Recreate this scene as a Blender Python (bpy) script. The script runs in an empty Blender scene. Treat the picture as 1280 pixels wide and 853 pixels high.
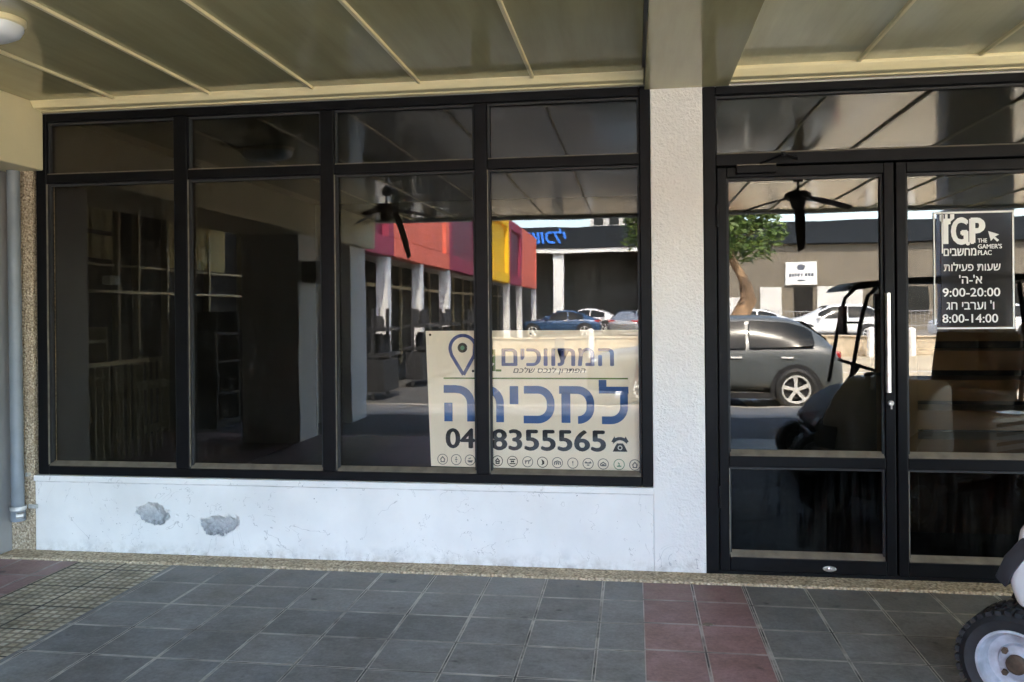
import bpy, bmesh, math, random
from mathutils import Vector, Matrix
random.seed(7)
S = bpy.context.scene
COL = S.collection
R = math.radians
PI = math.pi

# ------------------------------------------------------------------ camera, sky, sun, exposure
cam_d = bpy.data.cameras.new('camera')
cam = bpy.data.objects.new('camera', cam_d)
COL.objects.link(cam)
cam_d.sensor_width = 36.0
cam_d.lens = 36.0 * 1050.0 / 1280.0
cam_d.shift_y = -(426.5 - 389.37) / 1280.0
cam_d.clip_start = 0.05
cam_d.clip_end = 1000.0
YAW = math.atan(152.0 / 1050.0)
_f = Vector((-math.sin(YAW), math.cos(YAW), 0))
_r = Vector((math.cos(YAW), math.sin(YAW), 0))
_u = Vector((0, 0, 1))
_ro = -0.009                                   # the photograph leans half a degree
_r2 = _r * math.cos(_ro) + _u * math.sin(_ro)
_u2 = _u * math.cos(_ro) - _r * math.sin(_ro)
cam.matrix_world = Matrix(((_r2.x, _u2.x, -_f.x, 0), (_r2.y, _u2.y, -_f.y, -4.6),
                           (_r2.z, _u2.z, -_f.z, 1.42), (0, 0, 0, 1)))
S.camera = cam

SUN_EL, SUN_AZ = R(54), R(14)                  # from behind the arcade
world = bpy.data.worlds.new('World')
S.world = world
world.use_nodes = True
_n = world.node_tree.nodes
_sky = _n.new('ShaderNodeTexSky')
_sky.sky_type = 'NISHITA'
_sky.sun_disc = False
_sky.sun_elevation = SUN_EL
_sky.sun_rotation = SUN_AZ
_sky.air_density = 1.0
_sky.dust_density = 2.0
_sky.ozone_density = 0.6
_bg = _n['Background']
_bg.inputs['Strength'].default_value = 0.15
world.node_tree.links.new(_sky.outputs[0], _bg.inputs['Color'])
sun_d = bpy.data.lights.new('sun', 'SUN')
sun_d.energy = 2.0
sun_d.angle = R(0.53)
sun_d.color = (1.0, 0.94, 0.84)
sun = bpy.data.objects.new('sun', sun_d)
COL.objects.link(sun)
_sv = Vector((math.sin(SUN_AZ) * math.cos(SUN_EL), math.cos(SUN_AZ) * math.cos(SUN_EL), math.sin(SUN_EL)))
sun.rotation_euler = _sv.to_track_quat('Z', 'Y').to_euler()
sun.location = (3, 10, 20)

S.view_settings.view_transform = 'Standard'
S.view_settings.look = 'None'
S.view_settings.gamma = 1.0
S.view_settings.use_curve_mapping = False
S.view_settings.exposure = 4.85
S.cycles.max_bounces = 12
S.cycles.diffuse_bounces = 6
S.cycles.glossy_bounces = 6
S.cycles.transparent_max_bounces = 16
S.cycles.use_denoising = True
S.cycles.sample_clamp_indirect = 6.0
S.cycles.caustics_reflective = False
S.cycles.caustics_refractive = False

# ------------------------------------------------------------------ materials
def newmat(name):
    m = bpy.data.materials.new(name)
    m.use_nodes = True
    return m, m.node_tree.nodes, m.node_tree.links, m.node_tree.nodes['Principled BSDF']

def ramp(N, L, src, stops):
    r = N.new('ShaderNodeValToRGB')
    e = r.color_ramp.elements
    e[0].position, e[0].color = stops[0][0], (*stops[0][1], 1)
    e[1].position, e[1].color = stops[-1][0], (*stops[-1][1], 1)
    for p, c in stops[1:-1]:
        k = e.new(p)
        k.color = (*c, 1)
    L.new(src, r.inputs[0])
    return r

def noise(N, L, co, scale, detail=4, rough=0.55, dist=0.0):
    n = N.new('ShaderNodeTexNoise')
    n.inputs['Scale'].default_value = scale
    n.inputs['Detail'].default_value = detail
    n.inputs['Roughness'].default_value = rough
    n.inputs['Distortion'].default_value = dist
    if co is not None:
        L.new(co, n.inputs['Vector'])
    return n

def mathn(N, L, op, a, b=None, c=None, clamp=False):
    n = N.new('ShaderNodeMath')
    n.operation = op
    n.use_clamp = clamp
    for i, v in enumerate((a, b, c)):
        if v is None:
            continue
        if isinstance(v, (int, float)):
            n.inputs[i].default_value = v
        else:
            L.new(v, n.inputs[i])
    return n.outputs[0]

def mixc(N, L, fac, a, b, mode='MIX'):
    n = N.new('ShaderNodeMix')
    n.data_type = 'RGBA'
    n.blend_type = mode
    for sock, v in ((n.inputs['Factor'], fac), (n.inputs['A'], a), (n.inputs['B'], b)):
        if isinstance(v, (int, float)):
            sock.default_value = v
        elif isinstance(v, tuple):
            sock.default_value = (*v, 1) if len(v) == 3 else v
        else:
            L.new(v, sock)
    return n.outputs['Result']

def bump(N, L, h, strength, dist, bsdf):
    b = N.new('ShaderNodeBump')
    b.inputs['Strength'].default_value = strength
    b.inputs['Distance'].default_value = dist
    L.new(h, b.inputs['Height'])
    L.new(b.outputs[0], bsdf.inputs['Normal'])
    return b

def pbr(name, col, rough=0.6, metal=0.0, var=0.12, scale=6.0, bmp=0.0, bscale=60.0, spec=0.5, rvar=0.0, coat=0.0):
    m, N, L, B = newmat(name)
    tc = N.new('ShaderNodeTexCoord')
    co = tc.outputs['Object']
    n = noise(N, L, co, scale)
    d = tuple(max(0.0, c * (1 - var)) for c in col)
    h = tuple(min(1.0, c * (1 + var)) for c in col)
    r = ramp(N, L, n.outputs['Fac'], [(0.3, d), (0.7, h)])
    L.new(r.outputs[0], B.inputs['Base Color'])
    B.inputs['Roughness'].default_value = rough
    B.inputs['Metallic'].default_value = metal
    B.inputs['Specular IOR Level'].default_value = spec
    if coat:
        B.inputs['Coat Weight'].default_value = coat
        B.inputs['Coat Roughness'].default_value = 0.04
    if rvar:
        n3 = noise(N, L, co, scale * 2.3, 5)
        L.new(mathn(N, L, 'MULTIPLY_ADD', n3.outputs['Fac'], rvar, rough - rvar * 0.5), B.inputs['Roughness'])
    if bmp:
        n2 = noise(N, L, co, bscale, 5)
        bump(N, L, n2.outputs['Fac'], bmp, 0.01, B)
    return m

def glassmat(name, tint, r0, streak=0.0, rough=0.0):
    """a real pane: part of the light mirrors, the rest passes on through the tint"""
    m, N, L, B = newmat(name)
    N.remove(B)
    out = N['Material Output']
    tr = N.new('ShaderNodeBsdfTransparent')
    tr.inputs[0].default_value = (*tint, 1)
    gl = N.new('ShaderNodeBsdfGlossy')
    gl.inputs['Color'].default_value = (1, 1, 1, 1)
    gl.inputs['Roughness'].default_value = rough
    tcw = N.new('ShaderNodeTexCoord')
    nw = noise(N, L, tcw.outputs['Object'], 2.6, 1, 0.4)
    bw_ = N.new('ShaderNodeBump')
    bw_.inputs['Strength'].default_value = 0.035
    bw_.inputs['Distance'].default_value = 0.01
    L.new(nw.outputs['Fac'], bw_.inputs['Height'])
    L.new(bw_.outputs[0], gl.inputs['Normal'])
    lw = N.new('ShaderNodeLayerWeight')
    lw.inputs['Blend'].default_value = 0.5
    p = mathn(N, L, 'POWER', lw.outputs['Facing'], 5.0)
    fac = mathn(N, L, 'MULTIPLY_ADD', p, 1 - r0, r0, clamp=True)
    mx = N.new('ShaderNodeMixShader')
    L.new(fac, mx.inputs[0])
    L.new(tr.outputs[0], mx.inputs[1])
    L.new(gl.outputs[0], mx.inputs[2])
    last = mx.outputs[0]
    if streak:
        tc = N.new('ShaderNodeTexCoord')
        mp = N.new('ShaderNodeMapping')
        mp.inputs['Scale'].default_value = (34, 1, 2.2)
        L.new(tc.outputs['Object'], mp.inputs[0])
        n1 = noise(N, L, mp.outputs[0], 1.0, 5, 0.65)
        n2 = noise(N, L, tc.outputs['Object'], 3.0, 3)
        n3 = noise(N, L, tc.outputs['Object'], 16.0, 5)
        a = mathn(N, L, 'MULTIPLY', mathn(N, L, 'SUBTRACT', n1.outputs['Fac'], 0.44, clamp=True),
                  mathn(N, L, 'SUBTRACT', n2.outputs['Fac'], 0.36, clamp=True))
        a = mathn(N, L, 'MULTIPLY', a, 24.0 * streak, clamp=True)
        a2 = mathn(N, L, 'MULTIPLY', mathn(N, L, 'SUBTRACT', n3.outputs['Fac'], 0.42, clamp=True), 0.35 * streak)
        a = mathn(N, L, 'MINIMUM', mathn(N, L, 'ADD', a, a2), 0.5)
        df = N.new('ShaderNodeBsdfDiffuse')
        df.inputs[0].default_value = (0.5, 0.48, 0.44, 1)
        mx2 = N.new('ShaderNodeMixShader')
        L.new(a, mx2.inputs[0])
        L.new(last, mx2.inputs[1])
        L.new(df.outputs[0], mx2.inputs[2])
        last = mx2.outputs[0]
    L.new(last, out.inputs['Surface'])
    return m

def white_wall_mat():
    """white painted plaster, broken open in two places, grime along its foot"""
    m, N, L, B = newmat('white_paint_plaster')
    tc = N.new('ShaderNodeTexCoord')
    co = tc.outputs['Object']
    n = noise(N, L, co, 2.2, 5)
    base = ramp(N, L, n.outputs['Fac'], [(0.3, (0.70, 0.685, 0.655)), (0.65, (0.82, 0.80, 0.765))]).outputs[0]
    sep = N.new('ShaderNodeSeparateXYZ')
    L.new(co, sep.inputs[0])
    nz = noise(N, L, co, 9.0, 3, 0.55)
    nz2 = noise(N, L, co, 48.0, 3, 0.6)
    hole = None
    hs = None
    low_in = None
    for (cx, cz, rx, rz) in ((-2.80, 0.236, 0.125, 0.062), (-2.395, 0.19, 0.115, 0.066)):
        dx = mathn(N, L, 'DIVIDE', mathn(N, L, 'SUBTRACT', sep.outputs['X'], cx), rx)
        dz = mathn(N, L, 'DIVIDE', mathn(N, L, 'SUBTRACT', sep.outputs['Z'], cz), rz)
        d = mathn(N, L, 'SQRT', mathn(N, L, 'ADD', mathn(N, L, 'MULTIPLY', dx, dx), mathn(N, L, 'MULTIPLY', dz, dz)))
        d = mathn(N, L, 'ADD', d, mathn(N, L, 'MULTIPLY_ADD', nz.outputs['Fac'], 1.7, -0.85))
        d = mathn(N, L, 'ADD', d, mathn(N, L, 'MULTIPLY_ADD', nz2.outputs['Fac'], 0.5, -0.25))
        k = mathn(N, L, 'MULTIPLY_ADD', d, -12.0, 11.0, clamp=True)
        soft = mathn(N, L, 'MULTIPLY_ADD', dz, -0.8, 1.05, clamp=True)
        k = mathn(N, L, 'MULTIPLY', k, soft)
        li = mathn(N, L, 'MULTIPLY', k, mathn(N, L, 'MULTIPLY_ADD', dz, -1.1, 0.05, clamp=True))
        low_in = li if low_in is None else mathn(N, L, 'MAXIMUM', low_in, li)
        k2 = mathn(N, L, 'MULTIPLY_ADD', d, -1.6, 1.6, clamp=True)
        hole = k if hole is None else mathn(N, L, 'MAXIMUM', hole, k)
        hs = k2 if hs is None else mathn(N, L, 'MAXIMUM', hs, k2)
    ng = noise(N, L, co, 45.0, 6, 0.7)
    nl = noise(N, L, co, 9.0, 4, 0.6)
    cement = ramp(N, L, mathn(N, L, 'MULTIPLY_ADD', ng.outputs['Fac'], 0.45, mathn(N, L, 'MULTIPLY', nl.outputs['Fac'], 0.55)),
                  [(0.34, (0.27, 0.27, 0.275)), (0.48, (0.42, 0.43, 0.44)), (0.62, (0.58, 0.585, 0.59))]).outputs[0]
    c = mixc(N, L, hole, base, cement)
    c = mixc(N, L, mathn(N, L, 'MULTIPLY', low_in, ramp(N, L, ng.outputs['Fac'], [(0.35, (1, 1, 1)), (0.6, (0.25, 0.25, 0.25))]).outputs[0]), c, (0.1, 0.1, 0.1))
    # worn scuffs along the foot
    foot = mathn(N, L, 'MULTIPLY_ADD', sep.outputs['Z'], -9.0, 1.15, clamp=True)
    nf = noise(N, L, co, 7.0, 6, 0.65)
    scuff = mathn(N, L, 'MULTIPLY', mathn(N, L, 'MULTIPLY', mathn(N, L, 'SUBTRACT', nf.outputs['Fac'], 0.54, clamp=True), 7.0, clamp=True), foot)
    c = mixc(N, L, mathn(N, L, 'MULTIPLY', scuff, 0.6), c, (0.42, 0.42, 0.42))
    # rain splash and dust settled along the foot, hairline cracks in the plaster
    nd = noise(N, L, co, 13.0, 6, 0.7)
    splash = mathn(N, L, 'MULTIPLY', mathn(N, L, 'MULTIPLY_ADD', sep.outputs['Z'], -11.0, 0.95, clamp=True), mathn(N, L, 'MULTIPLY_ADD', nd.outputs['Fac'], 4.0, -1.7, clamp=True))
    c = mixc(N, L, mathn(N, L, 'MULTIPLY', splash, 0.75), c, (0.33, 0.29, 0.23))
    nk = noise(N, L, co, 2.6, 5, 0.6, 0.6)
    kk_ = mathn(N, L, 'LESS_THAN', mathn(N, L, 'ABSOLUTE', mathn(N, L, 'SUBTRACT', nk.outputs['Fac'], 0.52)), 0.0022)
    kk_ = mathn(N, L, 'MULTIPLY', kk_, mathn(N, L, 'GREATER_THAN', nl.outputs['Fac'], 0.5))
    c = mixc(N, L, mathn(N, L, 'MULTIPLY', kk_, 0.5), c, (0.3, 0.28, 0.26))
    # pin specks where the paint has popped
    ns = noise(N, L, co, 75.0, 2, 0.5)
    nm = noise(N, L, co, 3.1, 2)
    sp = mathn(N, L, 'MULTIPLY', mathn(N, L, 'SUBTRACT', ns.outputs['Fac'], 0.705, clamp=True), 30.0, clamp=True)
    sp = mathn(N, L, 'MULTIPLY', sp, mathn(N, L, 'MULTIPLY', mathn(N, L, 'SUBTRACT', nm.outputs['Fac'], 0.5, clamp=True), 12.0, clamp=True))
    c = mixc(N, L, sp, c, (0.1, 0.09, 0.08))
    # patchy dark line under the sill
    top = mathn(N, L, 'MULTIPLY', mathn(N, L, 'GREATER_THAN', sep.outputs['Z'], 0.418), mathn(N, L, 'MULTIPLY_ADD', nf.outputs['Fac'], 3.0, -1.2, clamp=True))
    top = mathn(N, L, 'MULTIPLY', top, mathn(N, L, 'LESS_THAN', sep.outputs['Z'], 0.428))
    c = mixc(N, L, mathn(N, L, 'MULTIPLY', top, 0.75), c, (0.2, 0.18, 0.16))
    L.new(c, B.inputs['Base Color'])
    B.inputs['Roughness'].default_value = 0.62
    h = mathn(N, L, 'ADD', mathn(N, L, 'ADD', mathn(N, L, 'MULTIPLY', hs, -1.2), mathn(N, L, 'MULTIPLY', hole, -1.0)), mathn(N, L, 'MULTIPLY', mathn(N, L, 'MULTIPLY', ng.outputs['Fac'], hole), 0.35))
    nb = noise(N, L, co, 5.0, 3)
    h = mathn(N, L, 'ADD', h, mathn(N, L, 'MULTIPLY', nb.outputs['Fac'], 0.12))
    h = mathn(N, L, 'ADD', h, mathn(N, L, 'MULTIPLY', ng.outputs['Fac'], 0.02))
    bump(N, L, h, 0.8, 0.02, B)
    return m

def stucco_mat():
    m, N, L, B = newmat('white_stucco')
    tc = N.new('ShaderNodeTexCoord')
    co = tc.outputs['Object']
    sep = N.new('ShaderNodeSeparateXYZ')
    L.new(co, sep.inputs[0])
    n = noise(N, L, co, 2.0, 4)
    c = ramp(N, L, n.outputs['Fac'], [(0.3, (0.74, 0.725, 0.695)), (0.7, (0.82, 0.80, 0.765))]).outputs[0]
    n4 = noise(N, L, co, 26.0, 4, 0.65)
    crack = noise(N, L, co, 6.0, 2, 0.5, 1.5)
    cr = mathn(N, L, 'LESS_THAN', mathn(N, L, 'ABSOLUTE', mathn(N, L, 'SUBTRACT', crack.outputs['Fac'], 0.5)), 0.006)
    low = mathn(N, L, 'MULTIPLY_ADD', sep.outputs['Z'], -4.0, 1.0, clamp=True)
    cr = mathn(N, L, 'MULTIPLY', mathn(N, L, 'MULTIPLY', cr, low), mathn(N, L, 'GREATER_THAN', n4.outputs['Fac'], 0.5))
    c = mixc(N, L, mathn(N, L, 'MULTIPLY', cr, 0.7), c, (0.25, 0.25, 0.27))
    nd = noise(N, L, co, 11.0, 6, 0.7)
    gr = mathn(N, L, 'MULTIPLY', mathn(N, L, 'MULTIPLY_ADD', sep.outputs['Z'], -7.0, 0.9, clamp=True), mathn(N, L, 'MULTIPLY_ADD', nd.outputs['Fac'], 4.0, -1.8, clamp=True))
    c = mixc(N, L, mathn(N, L, 'MULTIPLY', gr, 0.7), c, (0.3, 0.27, 0.23))
    L.new(c, B.inputs['Base Color'])
    B.inputs['Roughness'].default_value = 0.85
    fine = noise(N, L, co, 80.0, 3, 0.6)
    blob = noise(N, L, co, 34.0, 2, 0.5)
    h = mathn(N, L, 'ADD', mathn(N, L, 'MULTIPLY', fine.outputs['Fac'], 0.6), mathn(N, L, 'MULTIPLY', blob.outputs['Fac'], 0.6))
    fade = mathn(N, L, 'MAXIMUM', mathn(N, L, 'MULTIPLY_ADD', sep.outputs['X'], 6.0, -0.62, clamp=True), mathn(N, L, 'MULTIPLY_ADD', sep.outputs['Z'], 8.0, -3.4, clamp=True))
    var = mathn(N, L, 'MULTIPLY_ADD', n.outputs['Fac'], 1.5, 0.1)
    h = mathn(N, L, 'MULTIPLY', mathn(N, L, 'MULTIPLY', h, fade), var)
    bump(N, L, h, 0.6, 0.02, B)
    return m

def pebble_mat(name, lo, hi, sc, dark=(0.09, 0.075, 0.06)):
    m, N, L, B = newmat(name)
    tc = N.new('ShaderNodeTexCoord')
    co = tc.outputs['Object']
    v = N.new('ShaderNodeTexVoronoi')
    v.inputs['Scale'].default_value = sc
    L.new(co, v.inputs['Vector'])
    n = noise(N, L, co, 5.0, 4)
    hue = N.new('ShaderNodeSeparateColor')
    L.new(v.outputs['Color'], hue.inputs[0])
    c1 = ramp(N, L, hue.outputs[0], [(0.0, lo), (1.0, hi)]).outputs[0]
    edge = mathn(N, L, 'MULTIPLY_ADD', v.outputs['Distance'], 2.4, -0.95, clamp=True)
    c = mixc(N, L, edge, c1, dark)
    c = mixc(N, L, mathn(N, L, 'MULTIPLY_ADD', n.outputs['Fac'], 1.6, -0.55, clamp=True), c, tuple(x * 0.6 for x in lo))
    L.new(c, B.inputs['Base Color'])
    B.inputs['Roughness'].default_value = 0.9
    bump(N, L, mathn(N, L, 'SUBTRACT', 1.0, v.outputs['Distance']), 0.8, 0.012, B)
    return m

def tile_mat(name, w, h, ox, oy, c1, c2, mortar, msize=0.009, rough=0.55, seed=0.0, mvar=0.5):
    m, N, L, B = newmat(name)
    tc = N.new('ShaderNodeTexCoord')
    mp = N.new('ShaderNodeMapping')
    mp.inputs['Location'].default_value = (-ox, -oy, 0)
    L.new(tc.outputs['Object'], mp.inputs[0])
    b = N.new('ShaderNodeTexBrick')
    b.offset = 0.0
    b.squash = 1.0
    b.inputs['Scale'].default_value = 1.0
    b.inputs['Brick Width'].default_value = w
    b.inputs['Row Height'].default_value = h
    b.inputs['Mortar Size'].default_value = msize
    b.inputs['Mortar Smooth'].default_value = 0.25
    b.inputs['Bias'].default_value = 0.0
    b.inputs['Color1'].default_value = (*c1, 1)
    b.inputs['Color2'].default_value = (*c2, 1)
    b.inputs['Mortar'].default_value = (*mortar, 1)
    L.new(mp.outputs[0], b.inputs['Vector'])
    co = tc.outputs['Object']
    n = noise(N, L, co, 2.3, 6, 0.62)
    n2 = noise(N, L, co, 52.0, 5, 0.75)
    # joints: pale grout in places, bare and dark in others
    nj = noise(N, L, co, 3.4, 4, 0.6)
    dj = ramp(N, L, nj.outputs['Fac'], [(0.36, tuple(x * (1 - mvar) for x in mortar)), (0.52, mortar)]).outputs[0]
    face = mixc(N, L, b.outputs['Fac'], b.outputs['Color'], dj)
    b3 = N.new('ShaderNodeTexBrick')
    b3.offset = 0.0
    b3.inputs['Scale'].default_value = 1.0
    b3.inputs['Brick Width'].default_value = w
    b3.inputs['Row Height'].default_value = h
    b3.inputs['Mortar Size'].default_value = 0.0035
    b3.inputs['Mortar Smooth'].default_value = 0.1
    L.new(mp.outputs[0], b3.inputs['Vector'])
    nd3 = noise(N, L, co, 4.6, 4, 0.6)
    open_ = mathn(N, L, 'MULTIPLY', b3.outputs['Fac'], mathn(N, L, 'MULTIPLY_ADD', nd3.outputs['Fac'], 5.0, -2.0, clamp=True))
    c = mixc(N, L, mathn(N, L, 'MULTIPLY_ADD', n.outputs['Fac'], 2.4, -0.95, clamp=True), face, (0.66, 0.6, 0.52), 'MULTIPLY')
    c = mixc(N, L, 0.8, c, ramp(N, L, n2.outputs['Fac'], [(0.32, (0.55, 0.55, 0.56)), (0.68, (1.0, 1.0, 1.0))]).outputs[0], 'MULTIPLY')
    n5 = noise(N, L, co, 11.0, 6, 0.7)
    c = mixc(N, L, 0.75, c, ramp(N, L, n5.outputs['Fac'], [(0.34, (0.66, 0.65, 0.63)), (0.6, (1.0, 1.0, 1.0))]).outputs[0], 'MULTIPLY')
    sepf = N.new('ShaderNodeSeparateXYZ')
    L.new(co, sepf.inputs[0])
    wall_dirt = mathn(N, L, 'MULTIPLY', mathn(N, L, 'MULTIPLY_ADD', sepf.outputs['Y'], 2.4, 1.7, clamp=True), mathn(N, L, 'MULTIPLY_ADD', n5.outputs['Fac'], 3.4, -1.35, clamp=True))
    c = mixc(N, L, mathn(N, L, 'MULTIPLY', wall_dirt, 0.5), c, (0.16, 0.135, 0.1))
    # old drips and chewing gum
    ns = noise(N, L, co, 9.0, 2, 0.5)
    spot = mathn(N, L, 'MULTIPLY', mathn(N, L, 'SUBTRACT', ns.outputs['Fac'], 0.69, clamp=True), 14.0, clamp=True)
    c = mixc(N, L, mathn(N, L, 'MULTIPLY', spot, 0.7), c, (0.025, 0.025, 0.025))
    c = mixc(N, L, b.outputs['Fac'], c, mixc(N, L, 0.75, c, dj))
    c = mixc(N, L, open_, c, (0.03, 0.028, 0.026))
    L.new(c, B.inputs['Base Color'])
    L.new(mathn(N, L, 'MULTIPLY_ADD', n.outputs['Fac'], 0.3, rough - 0.15), B.inputs['Roughness'])
    hh = mathn(N, L, 'ADD', mathn(N, L, 'MULTIPLY', b.outputs['Fac'], -1.0), mathn(N, L, 'MULTIPLY', n2.outputs['Fac'], 0.22))
    bump(N, L, hh, 0.55, 0.006, B)
    return m

def tactile_mat():
    m, N, L, B = newmat('tactile_tile')
    tc = N.new('ShaderNodeTexCoord')
    co = tc.outputs['Object']
    b = N.new('ShaderNodeTexBrick')
    b.offset = 0.0
    b.inputs['Scale'].default_value = 1.0
    b.inputs['Brick Width'].default_value = 0.048
    b.inputs['Row Height'].default_value = 0.048
    b.inputs['Mortar Size'].default_value = 0.011
    b.inputs['Mortar Smooth'].default_value = 0.5
    b.inputs['Color1'].default_value = (0.8, 0.73, 0.57, 1)
    b.inputs['Color2'].default_value = (0.66, 0.57, 0.39, 1)
    b.inputs['Mortar'].default_value = (0.34, 0.285, 0.2, 1)
    L.new(co, b.inputs['Vector'])
    n = noise(N, L, co, 5.0, 5, 0.6)
    c = mixc(N, L, mathn(N, L, 'MULTIPLY_ADD', n.outputs['Fac'], 2.2, -0.75, clamp=True), b.outputs['Color'], (0.13, 0.11, 0.07))
    b2 = N.new('ShaderNodeTexBrick')
    b2.offset = 0.0
    b2.inputs['Scale'].default_value = 1.0
    b2.inputs['Brick Width'].default_value = 0.288
    b2.inputs['Row Height'].default_value = 0.288
    b2.inputs['Mortar Size'].default_value = 0.006
    L.new(co, b2.inputs['Vector'])
    c = mixc(N, L, b2.outputs['Fac'], c, (0.06, 0.055, 0.045))
    L.new(c, B.inputs['Base Color'])
    B.inputs['Roughness'].default_value = 0.75
    bump(N, L, mathn(N, L, 'MULTIPLY', b.outputs['Fac'], -1.0), 0.8, 0.008, B)
    return m

def leaf_mat():
    m, N, L, B = newmat('leaf')
    tc = N.new('ShaderNodeTexCoord')
    n = noise(N, L, tc.outputs['Object'], 2.2, 2)
    c = ramp(N, L, n.outputs['Fac'], [(0.35, (0.06, 0.11, 0.025)), (0.7, (0.17, 0.23, 0.055))]).outputs[0]
    L.new(c, B.inputs['Base Color'])
    B.inputs['Roughness'].default_value = 0.5
    tl = N.new('ShaderNodeBsdfTranslucent')
    L.new(c, tl.inputs[0])
    mx = N.new('ShaderNodeMixShader')
    mx.inputs[0].default_value = 0.35
    L.new(B.outputs[0], mx.inputs[1])
    L.new(tl.outputs[0], mx.inputs[2])
    L.new(mx.outputs[0], N['Material Output'].inputs['Surface'])
    return m

M = {}
M['white_wall'] = white_wall_mat()
M['stucco'] = stucco_mat()
M['pebble_wall'] = pebble_mat('pebbledash', (0.5, 0.39, 0.26), (0.85, 0.72, 0.54), 85, (0.22, 0.16, 0.1))
M['pebble_step'] = pebble_mat('washed_pebble', (0.5, 0.39, 0.25), (0.8, 0.66, 0.46), 70, (0.25, 0.19, 0.12))
M['slate'] = tile_mat('slate_tile', 0.30, 0.306, 0.133, -0.455, (0.23, 0.235, 0.235), (0.335, 0.337, 0.33), (0.52, 0.49, 0.44))
M['slate_r'] = tile_mat('slate_tile_by_door', 0.30, 0.306, 0.247, -0.455, (0.235, 0.24, 0.24), (0.335, 0.337, 0.33), (0.5, 0.47, 0.42))
M['red_tile'] = tile_mat('red_tile', 0.255, 0.306, 0.029, -0.43, (0.36, 0.205, 0.2), (0.48, 0.29, 0.28), (0.5, 0.42, 0.385))
M['tactile'] = tactile_mat()
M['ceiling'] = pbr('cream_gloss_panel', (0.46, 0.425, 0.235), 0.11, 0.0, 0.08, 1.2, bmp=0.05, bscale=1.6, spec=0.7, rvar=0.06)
M['ceiling_lit'] = pbr('lit_gloss_panel', (0.78, 0.75, 0.5), 0.10, 0.0, 0.08, 1.2, bmp=0.05, bscale=1.6, spec=0.8, rvar=0.06)  # right bay panels: brighter reflections put into a lighter base colour
M['cream'] = pbr('cream_trim', (0.8, 0.71, 0.43), 0.42, 0, 0.06, 3)
M['cream_beam'] = pbr('cream_beam_paint', (0.74, 0.66, 0.42), 0.5, 0, 0.05, 2.0, bmp=0.15, bscale=20)
M['frame'] = pbr('dark_bronze_aluminium', (0.0055, 0.0055, 0.0062), 0.42, 0.0, 0.25, 9, spec=0.1, rvar=0.2)
M['frame_edge'] = pbr('worn_aluminium_edge', (0.2, 0.18, 0.14), 0.45, 0.3, 0.3, 20)
M['bead'] = pbr('lit_tan_bead', (0.15, 0.125, 0.09), 0.6, 0.0, 0.28, 14, bmp=0.1)  # tan base stands in for bright light mirrored by the sloped beads
M['win_glass'] = glassmat('window_glass', (0.95, 0.92, 0.86), 0.029, 0.008)
M['door_glass'] = glassmat('door_film_glass', (0.7, 0.67, 0.6), 0.048, 0.010)
M['low_glass'] = glassmat('dirty_door_glass', (0.4, 0.39, 0.37), 0.018, 0.018)
M['rubber'] = pbr('black_rubber', (0.018, 0.018, 0.018), 0.7, 0, 0.3, 30, bmp=0.1)
M['steel'] = pbr('brushed_steel', (0.62, 0.6, 0.57), 0.28, 1.0, 0.1, 30)
M['pipe'] = pbr('grey_pipe', (0.2, 0.225, 0.25), 0.45, 0, 0.12, 8)
M['galv'] = pbr('galvanised_clip', (0.6, 0.6, 0.58), 0.4, 0.7, 0.2, 30)
M['grey_wall'] = pbr('grey_panel_paint', (0.3, 0.3, 0.3), 0.5, 0, 0.14, 2.0, bmp=0.1)
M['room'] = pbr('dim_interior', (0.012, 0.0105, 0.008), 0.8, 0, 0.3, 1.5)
M['room_brown'] = pbr('brown_interior', (0.085, 0.055, 0.032), 0.8, 0, 0.4, 1.2)
M['board'] = pbr('sign_board', (0.84, 0.81, 0.755), 0.55, 0, 0.035, 1.6)
M['ink_blue'] = pbr('blue_ink', (0.04, 0.115, 0.37), 0.75, 0, 0.1, 20, spec=0.08)
M['shop_blue'] = pbr('blue_sign_letter', (0.03, 0.2, 0.75), 0.5, 0, 0.05, 3)
M['ink_violet'] = pbr('dark_blue_ink', (0.06, 0.09, 0.3), 0.75, 0, 0.1, 20, spec=0.08)
M['ink_black'] = pbr('black_ink', (0.009, 0.009, 0.01), 0.75, 0, 0.2, 20, spec=0.08)
M['ink_green'] = pbr('green_ink', (0.09, 0.17, 0.03), 0.75, 0, 0.15, 20, spec=0.08)
M['ink_teal'] = pbr('teal_ink', (0.07, 0.25, 0.16), 0.75, 0, 0.1, 20, spec=0.08)
M['ink_grey'] = pbr('grey_ink', (0.12, 0.13, 0.16), 0.75, 0, 0.2, 20, spec=0.08)
M['ink_white'] = pbr('white_ink', (0.8, 0.8, 0.77), 0.5, 0, 0.03, 20)
M['poster_black'] = pbr('black_poster', (0.022, 0.021, 0.02), 0.06, 0, 0.2, 4)
M['lamp_white'] = pbr('lamp_cover', (0.72, 0.76, 0.78), 0.35, 0, 0.04, 5)
M['asphalt'] = pbr('asphalt', (0.055, 0.054, 0.052), 0.9, 0, 0.3, 0.8, bmp=0.3, bscale=40)
M['lot'] = pbr('pale_concrete', (0.43, 0.36, 0.245), 0.9, 0, 0.2, 0.5, bmp=0.2, bscale=30)
M['lot_grey'] = pbr('worn_asphalt', (0.17, 0.155, 0.13), 0.9, 0, 0.25, 0.4, bmp=0.2, bscale=30)
M['pave'] = pbr('kerb_concrete', (0.4, 0.36, 0.29), 0.85, 0, 0.15, 1.5, bmp=0.2, bscale=30)
M['light_cut_pave'] = pbr('light_cut_paving', (0.06, 0.06, 0.06), 0.85, 0, 0.3, 1.5)  # dark base added to dim the floor mirrored over the sign
M['paint_road'] = pbr('road_paint', (0.7, 0.7, 0.67), 0.7, 0, 0.15, 3)
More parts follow.
